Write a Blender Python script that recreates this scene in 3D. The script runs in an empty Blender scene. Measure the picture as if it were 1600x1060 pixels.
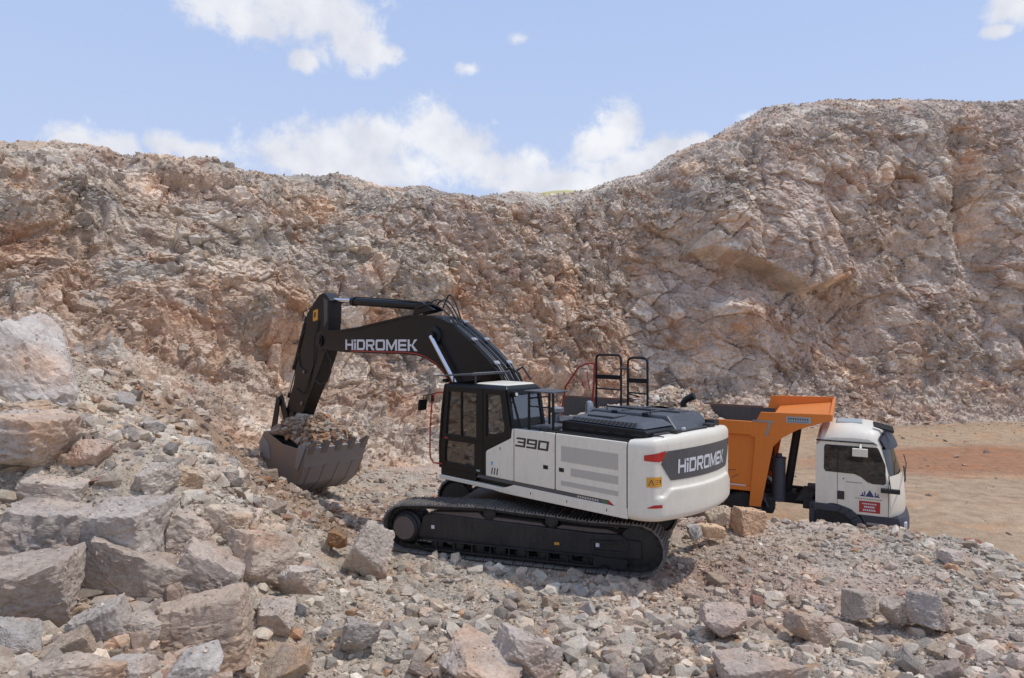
import bpy, bmesh, math, random
import numpy as np
from mathutils import Vector, Matrix
R_ = math.radians
random.seed(7); RNG = np.random.default_rng(11)
S = bpy.context.scene
COL = S.collection

# ------------------------------------------------------------------ camera, sky, sun, exposure
cam = bpy.data.cameras.new('camera'); camo = bpy.data.objects.new('camera', cam); COL.objects.link(camo)
camo.location = (0, 0, 4.3); camo.rotation_euler = (R_(90-0.16), 0, 0)
cam.lens = 24.0; cam.sensor_width = 36.0; cam.clip_start = .1; cam.clip_end = 3000
S.camera = camo
SUN_EL, SUN_AZ = 65.0, 90.0          # azimuth clockwise from the view direction (+Y) towards +X
sd = Vector((math.sin(R_(SUN_AZ))*math.cos(R_(SUN_EL)), math.cos(R_(SUN_AZ))*math.cos(R_(SUN_EL)), math.sin(R_(SUN_EL))))
sun = bpy.data.lights.new('sun', 'SUN'); sun.energy = 2.3; sun.angle = R_(1.2); sun.color = (1, .955, .9)
suno = bpy.data.objects.new('sun', sun); COL.objects.link(suno)
suno.rotation_euler = sd.to_track_quat('Z', 'Y').to_euler(); suno.location = (0, 0, 60)
S.view_settings.view_transform = 'Standard'; S.view_settings.look = 'None'
S.view_settings.exposure = 0.0; S.view_settings.gamma = 1; S.view_settings.use_curve_mapping = False

def build_world():
    w = bpy.data.worlds.new('World'); S.world = w; w.use_nodes = True
    nt = w.node_tree; nt.nodes.clear(); N = nt.nodes.new; L = nt.links.new
    def m(op, a, b=None, c=None, clamp=False):
        n = N('ShaderNodeMath'); n.operation = op; n.use_clamp = clamp
        for i, v in enumerate((a, b, c)):
            if v is None: continue
            if isinstance(v, (int, float)): n.inputs[i].default_value = v
            else: L(v, n.inputs[i])
        return n.outputs[0]
    out = N('ShaderNodeOutputWorld'); bg = N('ShaderNodeBackground'); L(bg.outputs[0], out.inputs[0])
    sky = N('ShaderNodeTexSky'); sky.sky_type = 'NISHITA'; sky.sun_disc = False
    sky.sun_elevation = R_(SUN_EL); sky.sun_rotation = R_(SUN_AZ); sky.altitude = 900; sky.air_density = 1.0; sky.dust_density = .6; sky.ozone_density = 1.0
    bg.inputs[1].default_value = .1
    tc = N('ShaderNodeTexCoord'); sx = N('ShaderNodeSeparateXYZ'); L(tc.outputs['Generated'], sx.inputs[0])
    x, y, z = sx.outputs
    az = m('ARCTAN2', x, y); el = m('ARCSINE', z)
    blobs = [(450,5,150,52),(335,0,70,38),(555,72,62,38),(545,35,50,45),(474,94,24,17),(600,85,30,16),(395,35,70,28),
             (500,238,100,42),(590,225,70,42),(672,205,52,44),(715,240,60,48),(790,262,80,30),(560,260,170,38),(440,240,45,30),
             (120,220,52,28),(175,228,50,22),(262,226,38,20),(310,236,42,18),
             (968,205,42,38),(940,232,60,32),(1050,235,62,24),(1090,225,35,16),(1000,260,120,30),
             (1580,12,48,26),(1560,48,26,10),(1197,186,17,8),(860,285,150,24),(812,62,-46,18),(735,108,-44,18),(1185,186,-50,20)]
    comb = N('ShaderNodeCombineXYZ'); L(az, comb.inputs[0]); L(el, comb.inputs[1])
    nz = N('ShaderNodeTexNoise'); nz.inputs['Scale'].default_value = 22; nz.inputs['Detail'].default_value = 10; nz.inputs['Roughness'].default_value = .62
    L(comb.outputs[0], nz.inputs['Vector']); nz.inputs['Distortion'].default_value = .4
    nz2 = N('ShaderNodeTexNoise'); nz2.inputs['Scale'].default_value = 11; nz2.inputs['Detail'].default_value = 5
    L(comb.outputs[0], nz2.inputs['Vector'])
    field = None
    for (px, py, rx, ry) in blobs:
        a0 = math.atan2((px-800)/1067, 1); e0 = math.atan2((527-py)/1067, math.hypot(1, (px-800)/1067))
        k = 1/math.sqrt(1+((px-800)/1067)**2)
        ra = abs(rx)/1067*k*k*1.15; re = ry/1067*k*1.15
        u = m('MULTIPLY', m('SUBTRACT', az, a0), 1/ra); v = m('MULTIPLY', m('SUBTRACT', el, e0), 1/re)
        d = m('SQRT', m('ADD', m('MULTIPLY', u, u), m('MULTIPLY', v, v)))
        f = m('SUBTRACT', 1.0 if rx > 0 else .40, d)
        field = f if field is None else m('SMOOTH_MAX', field, f, .15)
    nz3 = N('ShaderNodeTexNoise'); nz3.inputs['Scale'].default_value = 95; nz3.inputs['Detail'].default_value = 6; nz3.inputs['Roughness'].default_value = .6; L(comb.outputs[0], nz3.inputs['Vector'])
    f2 = m('ADD', m('ADD', field, m('MULTIPLY', m('SUBTRACT', nz.outputs[0], .5), 1.7)), m('MULTIPLY', m('SUBTRACT', nz3.outputs[0], .5), .55))
    mr = N('ShaderNodeMapRange'); mr.interpolation_type = 'SMOOTHSTEP'; L(f2, mr.inputs[0])
    mr.inputs[1].default_value = -.12; mr.inputs[2].default_value = .62
    dens = m('MULTIPLY', mr.outputs[0], .93)
    # generic clouds well outside the photographed part of the sky
    lp = N('ShaderNodeMapRange'); L(nz2.outputs[0], lp.inputs[0]); lp.inputs[1].default_value = .38; lp.inputs[2].default_value = .62
    cm = N('ShaderNodeMixRGB'); L(lp.outputs[0], cm.inputs[0]); cm.inputs[1].default_value = (7.1, 7.3, 8.1, 1); cm.inputs[2].default_value = (9.3, 9.4, 9.7, 1)
    # haze-whitened blue sky
    ge = N('ShaderNodeMapRange'); L(el, ge.inputs[0]); ge.inputs[1].default_value = .16; ge.inputs[2].default_value = .50
    gm = N('ShaderNodeMixRGB'); L(ge.outputs[0], gm.inputs[0]); gm.inputs[1].default_value = (5.9, 7.05, 9.7, 1); gm.inputs[2].default_value = (4.7, 6.15, 9.5, 1)
    hz = N('ShaderNodeMixRGB'); hz.blend_type = 'MIX'; L(sky.outputs[0], hz.inputs[1]); L(gm.outputs[0], hz.inputs[2]); hz.inputs[0].default_value = .85
    mx = N('ShaderNodeMixRGB'); L(dens, mx.inputs[0]); L(hz.outputs[0], mx.inputs[1]); L(cm.outputs[0], mx.inputs[2])
    L(mx.outputs[0], bg.inputs[0])
build_world()

# ------------------------------------------------------------------ numpy noise
def h3(i, j, k, s=0):
    n = (i*374761393 + j*668265263 + k*2147483647 + s*974711) & 0xffffffff
    n = ((n ^ (n >> 13))*1274126177) & 0xffffffff
    n = ((n ^ (n >> 15))*2246822519) & 0xffffffff
    return ((n ^ (n >> 16)) & 0xffffff).astype(np.float32)/16777215.
def vnoise(P, s=0):
    F = np.floor(P); f = (P-F).astype(np.float32); f = f*f*(3-2*f); I = F.astype(np.int64)
    r = 0
    for a in (0, 1):
        wx = f[:, 0] if a else 1-f[:, 0]
        for b in (0, 1):
            wy = f[:, 1] if b else 1-f[:, 1]
            for c in (0, 1):
                wz = f[:, 2] if c else 1-f[:, 2]
                r = r + wx*wy*wz*h3(I[:, 0]+a, I[:, 1]+b, I[:, 2]+c, s)
    return r*2-1
def fbm(P, o=4, s=0, g=.5):
    r = 0; a = 1; t = 0
    for i in range(o):
        r = r + a*vnoise(P*(2.03**i)+i*17.3, s+i); t += a; a *= g
    return r/t
def worley(P, s=0):
    """F2-F1, a random number of the nearest cell, and a planar facet height in that cell."""
    I = np.floor(P).astype(np.int64); P = P.astype(np.float32)
    n = len(P); d1 = np.full(n, 9., np.float32); d2 = d1.copy(); rr = np.zeros(n, np.float32); fc = np.zeros(n, np.float32)
    for a in (-1, 0, 1):
        for b in (-1, 0, 1):
            for c in (-1, 0, 1):
                i, j, k = I[:, 0]+a, I[:, 1]+b, I[:, 2]+c
                dx = i+h3(i, j, k, s+1)-P[:, 0]; dy = j+h3(i, j, k, s+2)-P[:, 1]; dz = k+h3(i, j, k, s+3)-P[:, 2]
                d = dx*dx+dy*dy+dz*dz
                r = h3(i, j, k, s+4); r2 = h3(i, j, k, s+5); r3 = h3(i, j, k, s+6)
                near = d < d1
                d2 = np.where(near, d1, np.minimum(d2, d))
                rr = np.where(near, r, rr)
                fc = np.where(near, (r-.5)*.8+np.clip(dx*(r2-.5)*1.3+dz*(r3-.5)*1.3+dy*(r-.5)*.8, -.4, .4), fc)
                d1 = np.where(near, d, d1)
    return np.sqrt(d2)-np.sqrt(d1), rr, fc.astype(np.float32)
def sstep(a, b, x):
    t = np.clip((x-a)/(b-a), 0, 1); return t*t*(3-2*t)
def lin(c): return tuple(((v/255+.055)/1.055)**2.4 if v > 10 else v/255/12.92 for v in c)

# ------------------------------------------------------------------ materials
def new_mat(name):
    m = bpy.data.materials.new(name); m.use_nodes = True
    nt = m.node_tree; nt.nodes.clear()
    o = nt.nodes.new('ShaderNodeOutputMaterial'); p = nt.nodes.new('ShaderNodeBsdfPrincipled')
    nt.links.new(p.outputs[0], o.inputs[0]); return m, nt, p
def ramp(nt, src, stops):
    r = nt.nodes.new('ShaderNodeValToRGB'); nt.links.new(src, r.inputs[0])
    while len(r.color_ramp.elements) < len(stops): r.color_ramp.elements.new(.5)
    for e, (t, c) in zip(r.color_ramp.elements, stops): e.position = t; e.color = (*c, 1)
    return r.outputs[0]
def noise(nt, sc, det=6, rough=.6, vec=None):
    n = nt.nodes.new('ShaderNodeTexNoise'); n.inputs['Scale'].default_value = sc; n.inputs['Detail'].default_value = det; n.inputs['Roughness'].default_value = rough
    if vec is not None: nt.links.new(vec, n.inputs['Vector'])
    return n.outputs[0]
def noise_col(nt, sc, vec):
    n = nt.nodes.new('ShaderNodeTexNoise'); n.inputs['Scale'].default_value = sc; n.inputs['Detail'].default_value = 3; nt.links.new(vec, n.inputs['Vector']); return n.outputs['Color']
def mixc(nt, fac, a, b, mode='MIX'):
    n = nt.nodes.new('ShaderNodeMixRGB'); n.blend_type = mode
    for i, v in enumerate((fac, a, b)):
        if isinstance(v, (int, float)): n.inputs[i].default_value = v
        elif isinstance(v, tuple): n.inputs[i].default_value = (*v[:3], 1)
        else: nt.links.new(v, n.inputs[i])
    return n.outputs[0]
def rock_mat(name, use_obj, s1, s2, bstr, bdist):
    m, nt, p = new_mat(name)
    tc = nt.nodes.new('ShaderNodeTexCoord'); vec = tc.outputs['Object']
    if use_obj:
        oi = nt.nodes.new('ShaderNodeObjectInfo'); base = oi.outputs['Color']
        ad = nt.nodes.new('ShaderNodeVectorMath'); ad.operation = 'ADD'; nt.links.new(vec, ad.inputs[0]); nt.links.new(oi.outputs['Location'], ad.inputs[1]); vec = ad.outputs[0]
    else:
        at = nt.nodes.new('ShaderNodeAttribute'); at.attribute_name = 'tint'; base = at.outputs['Color']
    n1 = noise(nt, s1, 8, .65, vec); n2 = noise(nt, s2, 6, .7, vec); n3 = noise(nt, s1*.35, 5, .55, vec)
    v1 = ramp(nt, n1, [(.28, (.74, .72, .71)), (.5, (1, 1, 1)), (.72, (1.25, 1.24, 1.22))])
    v2 = ramp(nt, n2, [(.3, (.66, .65, .64)), (.5, (1, 1, 1)), (.7, (1.32, 1.31, 1.29))])
    st = ramp(nt, n3, [(.52, (0, 0, 0)), (.68, (1, 1, 1))])
    c = mixc(nt, 1, base, v1, 'MULTIPLY'); c = mixc(nt, .8, c, v2, 'MULTIPLY')
    sf = nt.nodes.new('ShaderNodeMath'); sf.operation = 'MULTIPLY'; nt.links.new(st, sf.inputs[0]); sf.inputs[1].default_value = .7 if use_obj else .45
    c = mixc(nt, sf.outputs[0], c, mixc(nt, 1, c, (1.25, .92, .68), 'MULTIPLY'))
    nt.links.new(c, p.inputs['Base Color']); p.inputs['Roughness'].default_value = .93; p.inputs['Specular IOR Level'].default_value = .25
    vo = nt.nodes.new('ShaderNodeTexVoronoi'); vo.feature = 'DISTANCE_TO_EDGE'; vo.inputs['Scale'].default_value = s1*1.3; vo.inputs['Randomness'].default_value = 1
    wv = mixc(nt, .16, vec, noise_col(nt, s1*2.2, vec)); nt.links.new(wv, vo.inputs['Vector'])
    ck = nt.nodes.new('ShaderNodeMapRange'); nt.links.new(vo.outputs['Distance'], ck.inputs[0]); ck.inputs[1].default_value = 0; ck.inputs[2].default_value = .05; ck.inputs[3].default_value = -.25; ck.inputs[4].default_value = 0
    mpn = nt.nodes.new('ShaderNodeMapping'); mpn.inputs['Scale'].default_value = (1, 1, 5); mpn.inputs['Rotation'].default_value = (.3, .5, 0); nt.links.new(vec, mpn.inputs[0]); n4 = noise(nt, s1*2.0, 6, .7, mpn.outputs[0])
    n5 = nt.nodes.new('ShaderNodeMath'); n5.operation = 'MULTIPLY_ADD'; nt.links.new(n4, n5.inputs[0]); n5.inputs[1].default_value = .8; nt.links.new(ck.outputs[0], n5.inputs[2])
    h0 = nt.nodes.new('ShaderNodeMath'); h0.operation = 'ADD'; nt.links.new(n1, h0.inputs[0]); nt.links.new(n5.outputs[0], h0.inputs[1])
    h = nt.nodes.new('ShaderNodeMath'); h.operation = 'ADD'; nt.links.new(h0.outputs[0], h.inputs[0])
    h2 = nt.nodes.new('ShaderNodeMath'); h2.operation = 'MULTIPLY'; nt.links.new(n2, h2.inputs[0]); h2.inputs[1].default_value = .45
    nt.links.new(h2.outputs[0], h.inputs[1])
    b = nt.nodes.new('ShaderNodeBump'); b.inputs['Strength'].default_value = bstr; b.inputs['Distance'].default_value = bdist
    nt.links.new(h.outputs[0], b.inputs['Height']); nt.links.new(b.outputs[0], p.inputs['Normal'])
    return m
def paint(name, col, rough=.35, dust=.25, dustcol=(.36, .30, .25), metal=0, scale=1.6, coat=0, dz=None, spec=.5):
    """Painted steel with dust film, specks and streaks; dz=(z0,z1): dirtier low down on the machine."""
    m, nt, p = new_mat(name)
    tc = nt.nodes.new('ShaderNodeTexCoord'); vec = tc.outputs['Object']
    n1 = noise(nt, scale, 7, .65, vec); n2 = noise(nt, scale*9, 5, .7, vec)
    mp = nt.nodes.new('ShaderNodeMapping'); mp.inputs['Scale'].default_value = (9, 9, 1.1); nt.links.new(vec, mp.inputs[0])
    n3 = noise(nt, 1.6, 6, .7, mp.outputs[0])
    a = ramp(nt, n1, [(.35, (0, 0, 0)), (.75, (1, 1, 1))]); s = ramp(nt, n3, [(.45, (0, 0, 0)), (.75, (1, 1, 1))]); k = ramp(nt, n2, [(.5, (0, 0, 0)), (.72, (1, 1, 1))])
    def mm(op, x, y):
        n = nt.nodes.new('ShaderNodeMath'); n.operation = op; n.use_clamp = True
        for i, v in enumerate((x, y)):
            if isinstance(v, (int, float)): n.inputs[i].default_value = v
            else: nt.links.new(v, n.inputs[i])
        return n.outputs[0]
    f = mm('ADD', mm('MULTIPLY', a, dust*.6), mm('ADD', mm('MULTIPLY', s, dust*.6), mm('MULTIPLY', k, dust*.5)))
    f = mm('ADD', f, dust*.15)
    c = mixc(nt, f, tuple(col), dustcol)
    nt.links.new(c, p.inputs['Base Color'])
    rr = nt.nodes.new('ShaderNodeMapRange'); nt.links.new(f, rr.inputs[0]); rr.inputs[3].default_value = rough; rr.inputs[4].default_value = .9
    nt.links.new(rr.outputs[0], p.inputs['Roughness'])
    p.inputs['Metallic'].default_value = metal; p.inputs['Coat Weight'].default_value = coat; p.inputs['Specular IOR Level'].default_value = spec
    return m
def glass(name, tint, refl=.12):
    m = bpy.data.materials.new(name); m.use_nodes = True; nt = m.node_tree; nt.nodes.clear()
    o = nt.nodes.new('ShaderNodeOutputMaterial'); g = nt.nodes.new('ShaderNodeBsdfGlossy'); t = nt.nodes.new('ShaderNodeBsdfTransparent'); d = nt.nodes.new('ShaderNodeBsdfDiffuse')
    g.inputs['Roughness'].default_value = .04; t.inputs[0].default_value = (*tint, 1); d.inputs[0].default_value = (.35, .33, .29, 1)
    m1 = nt.nodes.new('ShaderNodeMixShader'); m1.inputs[0].default_value = .07; nt.links.new(t.outputs[0], m1.inputs[1]); nt.links.new(d.outputs[0], m1.inputs[2])
    f = nt.nodes.new('ShaderNodeFresnel'); f.inputs[0].default_value = 1.5
    a = nt.nodes.new('ShaderNodeMath'); a.operation = 'ADD'; nt.links.new(f.outputs[0], a.inputs[0]); a.inputs[1].default_value = refl
    m2 = nt.nodes.new('ShaderNodeMixShader'); nt.links.new(a.outputs[0], m2.inputs[0]); nt.links.new(m1.outputs[0], m2.inputs[1]); nt.links.new(g.outputs[0], m2.inputs[2])
    nt.links.new(m2.outputs[0], o.inputs[0]); return m
M = dict(
    cliff=rock_mat('cliff rock', False, .9, 7, .9, .12), ground=rock_mat('rubble ground', False, 2.2, 24, .9, .04),
    stone=rock_mat('loose stone', False, 4, 30, .6, .02), boulder=rock_mat('boulder', True, 2.2, 17, .75, .05),
    white=paint('white paint', (.86, .79, .645), .36, .24, (.42, .35, .28), coat=.12), cwhite=paint('cream truck paint', (.86, .78, .63), .38, .28, (.42, .35, .28), coat=.08),
    black=paint('black paint', (.0055, .0055, .006), .40, .012, spec=.35), dblack=paint('dusty black', (.010, .0098, .0095), .55, .13, (.17, .14, .12)),
    hood=paint('black hood', (.050, .053, .060), .38, .22, (.25, .24, .24)), rubber=paint('rubber', (.012, .012, .012), .7, .12, (.2, .17, .14)),
    shoe=paint('track shoe steel', (.115, .11, .105), .5, .75, (.30, .26, .23), metal=.2, scale=5),
    under=paint('undercarriage black', (.010, .0098, .0095), .5, .24, (.15, .125, .11)), mud=paint('dried mud on steel', (.13, .10, .085), .9, .5, (.2, .16, .14)),
    bucket=paint('worn bucket steel', (.25, .245, .25), .62, .65, (.36, .31, .26), metal=.1, scale=1.1), edge=paint('bare steel edge', (.20, .19, .185), .4, .3, metal=.6),
    chrome=paint('chrome rod', (.75, .75, .78), .12, .05, metal=1.0), red=paint('red paint', (.42, .018, .014), .4, .12), redlamp=paint('red lens', (.5, .02, .015), .2, .05),
    orange=paint('orange paint', (.80, .215, .022), .42, .24, (.30, .13, .05)), liner=paint('scraped body liner', (.060, .056, .056), .6, .6, (.12, .11, .105)),
    yellow=paint('warning yellow', (.75, .33, .02), .4, .1), grey=paint('grey band', (.075, .075, .078), .4, .12), mesh=paint('vent mesh', (.52, .475, .40), .6, .15),
    ltext=paint('pale lettering', (.72, .72, .72), .5, .1), dtext=paint('dark lettering', (.02, .02, .022), .5, .1), navy=paint('navy emblem', (.02, .03, .15), .5, .08),
    fender=paint('fender plastic', (.040, .042, .055), .5, .25, (.12, .11, .11)), steel=paint('steel', (.42, .42, .42), .3, .2, metal=.8), seat=paint('seat cloth', (.10, .12, .11), .9, .1),
    skyblue=paint('light blue mark', (.15, .45, .7), .5, .05), green=paint('green mark', (.03, .2, .08), .5, .05), lblue=paint('faded plate', (.36, .42, .42), .5, .3), lamp=paint('lamp lens', (.8, .8, .8), .1, .05),
    interior=paint('interior grey', (.05, .05, .05), .8, .1), bside=paint('soil smeared steel', (.20, .185, .18), .7, 1.0, (.34, .215, .12), metal=.1, scale=1.8), brown=paint('rusty dirt', (.30, .14, .06), .95, .5, (.2, .1, .05)),
)
M['glass'] = glass('cab glass', (.93, .985, .95), .15); M['dglass'] = glass('dark glass', (.10, .11, .11), .04)

# ------------------------------------------------------------------ mesh builder
class B:
    def __init__(s, off=(0, 0, 0), mat=None):
        s.bm = bmesh.new(); s.T = Matrix.Translation(off) @ (mat or Matrix())
    def v(s, p): return s.bm.verts.new(s.T @ Vector(p))
    def face(s, pts):
        try: return s.bm.faces.new([s.v(p) for p in pts])
        except ValueError: return None
    def hexa(s, P):
        v = [s.v(p) for p in P]
        for f in ((0, 3, 2, 1), (4, 5, 6, 7), (0, 1, 5, 4), (1, 2, 6, 5), (2, 3, 7, 6), (3, 0, 4, 7)): s.bm.faces.new([v[i] for i in f])
        return s
    def box(s, x0, x1, y0, y1, z0, z1):
        x0, x1 = sorted((x0, x1)); y0, y1 = sorted((y0, y1)); z0, z1 = sorted((z0, z1))
        return s.hexa([(x0, y0, z0), (x1, y0, z0), (x1, y1, z0), (x0, y1, z0), (x0, y0, z1), (x1, y0, z1), (x1, y1, z1), (x0, y1, z1)])
    def prism(s, pts, y0, y1):           # outline in x,z pushed along y
        a = [s.v((x, y0, z)) for x, z in pts]; b = [s.v((x, y1, z)) for x, z in pts]; n = len(pts)
        s.bm.faces.new(a); s.bm.faces.new(b[::-1])
        for i in range(n): s.bm.faces.new([a[i], b[i], b[(i+1) % n], a[(i+1) % n]])
        return s
    def ring(s, o, i, y0, y1):
        n = len(o); A = [s.v((x, y0, z)) for x, z in o]; Bv = [s.v((x, y1, z)) for x, z in o]; C = [s.v((x, y0, z)) for x, z in i]; D = [s.v((x, y1, z)) for x, z in i]
        for k in range(n):
            j = (k+1) % n
            s.bm.faces.new([A[k], A[j], C[j], C[k]]); s.bm.faces.new([Bv[k], D[k], D[j], Bv[j]])
            s.bm.faces.new([A[k], Bv[k], Bv[j], A[j]]); s.bm.faces.new([C[k], C[j], D[j], D[k]])
        return s
    def tube(s, pts, r, n=10, cap=True):
        pts = [Vector(p) for p in pts]; rr = r if isinstance(r, (list, tuple)) else [r]*len(pts); L = []
        a = None
        for i, p in enumerate(pts):
            d = (pts[min(i+1, len(pts)-1)]-pts[max(i-1, 0)]).normalized()
            if a is None: a = d.cross(Vector((0, 0, 1)) if abs(d.z) < .9 else Vector((1, 0, 0))).normalized()
            a = (a-d*a.dot(d)).normalized(); b = d.cross(a)
            L.append([s.v(p+(a*math.cos(2*math.pi*k/n)+b*math.sin(2*math.pi*k/n))*rr[i]) for k in range(n)])
        for i in range(len(L)-1):
            for k in range(n): s.bm.faces.new([L[i][k], L[i][(k+1) % n], L[i+1][(k+1) % n], L[i+1][k]])
        if cap: s.bm.faces.new(L[0][::-1]); s.bm.faces.new(L[-1])
        return s
    def cyl(s, p0, p1, r, n=20): return s.tube([p0, p1], r, n)
    def disc_lathe(s, c, prof, n=28):    # axis y, profile list of (r, y)
        L = []
        for r, y in prof: L.append([s.v((c[0]+r*math.cos(2*math.pi*k/n), y, c[2]+r*math.sin(2*math.pi*k/n))) for k in range(n)])
        for i in range(len(L)-1):
            for k in range(n): s.bm.faces.new([L[i][k], L[i][(k+1) % n], L[i+1][(k+1) % n], L[i+1][k]])
        if prof[0][0] > 0: s.bm.faces.new(L[0][::-1])
        if prof[-1][0] > 0: s.bm.faces.new(L[-1])
        return s
    def grid(s, G, cu=False):
        V = [[s.v(p) for p in row] for row in G]
        for i in range(len(V)-1):
            for j in range(len(V[0])-1): s.bm.faces.new([V[i][j], V[i][j+1], V[i+1][j+1], V[i+1][j]])
        return s
    def done(s, name, mat, parent=None, bev=0, smooth=False, label=None, seg=2):
        bmesh.ops.recalc_face_normals(s.bm, faces=s.bm.faces)
        me = bpy.data.meshes.new(name); s.bm.to_mesh(me); s.bm.free()
        if smooth:
            me.polygons.foreach_set('use_smooth', [True]*len(me.polygons)); me.set_sharp_from_angle(angle=R_(32))
        o = bpy.data.objects.new(name, me); COL.objects.link(o); me.materials.append(M[mat] if isinstance(mat, str) else mat)
        if parent: o.parent = parent
        if bev:
            b = o.modifiers.new('bevel', 'BEVEL'); b.width = bev; b.segments = seg; b.limit_method = 'ANGLE'; b.angle_limit = R_(35)
        if label: o['label'] = label
        return o
def empty(name, loc, rot, label, cat, group=None):
    o = bpy.data.objects.new(name, None); COL.objects.link(o); o.location = loc; o.rotation_euler = rot
    o['label'] = label; o['category'] = cat
    if group: o['group'] = group
    return o
def arc(cx, cz, r, a0, a1, n):
    return [(cx+r*math.cos(R_(a0+(a1-a0)*i/n)), cz+r*math.sin(R_(a0+(a1-a0)*i/n))) for i in range(n+1)]

# squared techno letters as quads in a unit-high cell
G = {
 'H': (1.12, [((0,0),(.24,0),(.24,1),(0,1)), ((.88,0),(1.12,0),(1.12,.72),(.88,.72)), ((.88,.72),(1.12,.72),(1.0,1),(.88,1)), ((.24,.4),(.88,.4),(.88,.6),(.24,.6))]),
 'i': (.24, [((0,0),(.24,0),(.24,.70),(0,.70)), ((-.03,.80),(.24,.80),(.24,1),(-.12,1))]),
 'D': (1.12, [((0,0),(.24,0),(.24,1),(0,1)), ((.24,.8),(.86,.8),(.80,1),(.24,1)), ((.24,0),(.80,0),(.86,.2),(.24,.2)), ((.86,.2),(1.12,.26),(1.12,.74),(.86,.8)), ((.80,0),(.95,.0),(1.12,.26),(.86,.2)), ((.86,.8),(1.12,.74),(.95,1),(.80,1))]),
 'R': (1.12, [((0,0),(.24,0),(.24,1),(0,1)), ((.24,.8),(.88,.8),(.88,1),(.24,1)), ((.24,.36),(.88,.36),(.88,.54),(.24,.54)), ((.88,.42),(1.1,.48),(1.1,.92),(.88,1)), ((.5,.36),(.84,.36),(1.12,0),(.8,0))]),
 'O': (1.2, [((.24,.8),(.96,.8),(1.02,1),(.18,1)), ((.18,0),(1.02,0),(.96,.2),(.24,.2)), ((0,.2),(.24,.2),(.24,.8),(0,.8)), ((.96,.2),(1.2,.2),(1.2,.8),(.96,.8)), ((.18,0),(.24,.2),(0,.2),(.04,.06)), ((1.02,0),(1.16,.06),(1.2,.2),(.96,.2)), ((0,.8),(.24,.8),(.18,1),(.04,.94)), ((.96,.8),(1.2,.8),(1.16,.94),(1.02,1))]),
 'M': (1.34, [((0,0),(.23,0),(.23,1),(0,1)), ((1.11,0),(1.34,0),(1.34,1),(1.11,1)), ((.23,.66),(.56,.12),(.67,.36),(.23,1)), ((.67,.36),(.78,.12),(1.11,.66),(1.11,1)), ((.56,.12),(.67,.0),(.78,.12),(.67,.36))]),
 'E': (1.0, [((0,0),(.24,0),(.24,1),(0,1)), ((.24,.8),(1,.8),(1,1),(.24,1)), ((.24,.4),(.95,.4),(.95,.6),(.24,.6)), ((.24,0),(1,0),(1,.2),(.24,.2))]),
 'K': (1.12, [((0,0),(.24,0),(.24,1),(0,1)), ((.24,.42),(.42,.42),(.42,.6),(.24,.6)), ((.42,.42),(.62,.52),(1.1,1),(.76,1)), ((.42,.42),(.78,0),(1.14,0),(.62,.52))]),
 '3': (1.25, [((.0,.80),(1.25,.80),(1.25,1),(.16,1)), ((.25,.42),(1.0,.42),(1.0,.60),(.25,.60)), ((0,0),(1.25,0),(1.25,.20),(0,.20)), ((1.0,.20),(1.25,.20),(1.25,.80),(1.0,.80))]),
 '9': (1.25, [((0,.80),(1.25,.80),(1.25,1),(0,1)), ((0,.40),(.25,.40),(.25,.80),(0,.80)), ((.25,.40),(1.0,.40),(1.0,.58),(.25,.58)), ((1.0,.20),(1.25,.20),(1.25,.80),(1.0,.80)), ((0,0),(1.25,0),(1.25,.20),(0,.20))]),
 '0': (1.25, [((0,.80),(1.25,.80),(1.25,1),(0,1)), ((0,0),(1.25,0),(1.25,.20),(0,.20)), ((0,.20),(.25,.20),(.25,.80),(0,.80)), ((1.0,.20),(1.25,.20),(1.25,.80),(1.0,.80))]),
}
def text_quads(t, gap=.16):
    x = 0; q = []
    for ch in t:
        w, Q = G[ch]
        q += [[(px+x, py) for px, py in f] for f in Q]; x += w+gap
    return q, x-gap
def lettering(name, t, f, mat, parent, gap=.16, label=None, off=(0, 0, 0)):
    q, W = text_quads(t, gap); b = B(off)
    for Q in q: b.face([f(u/W, v) for u, v in Q])
    return b.done(name, mat, parent, label=label)

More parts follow.
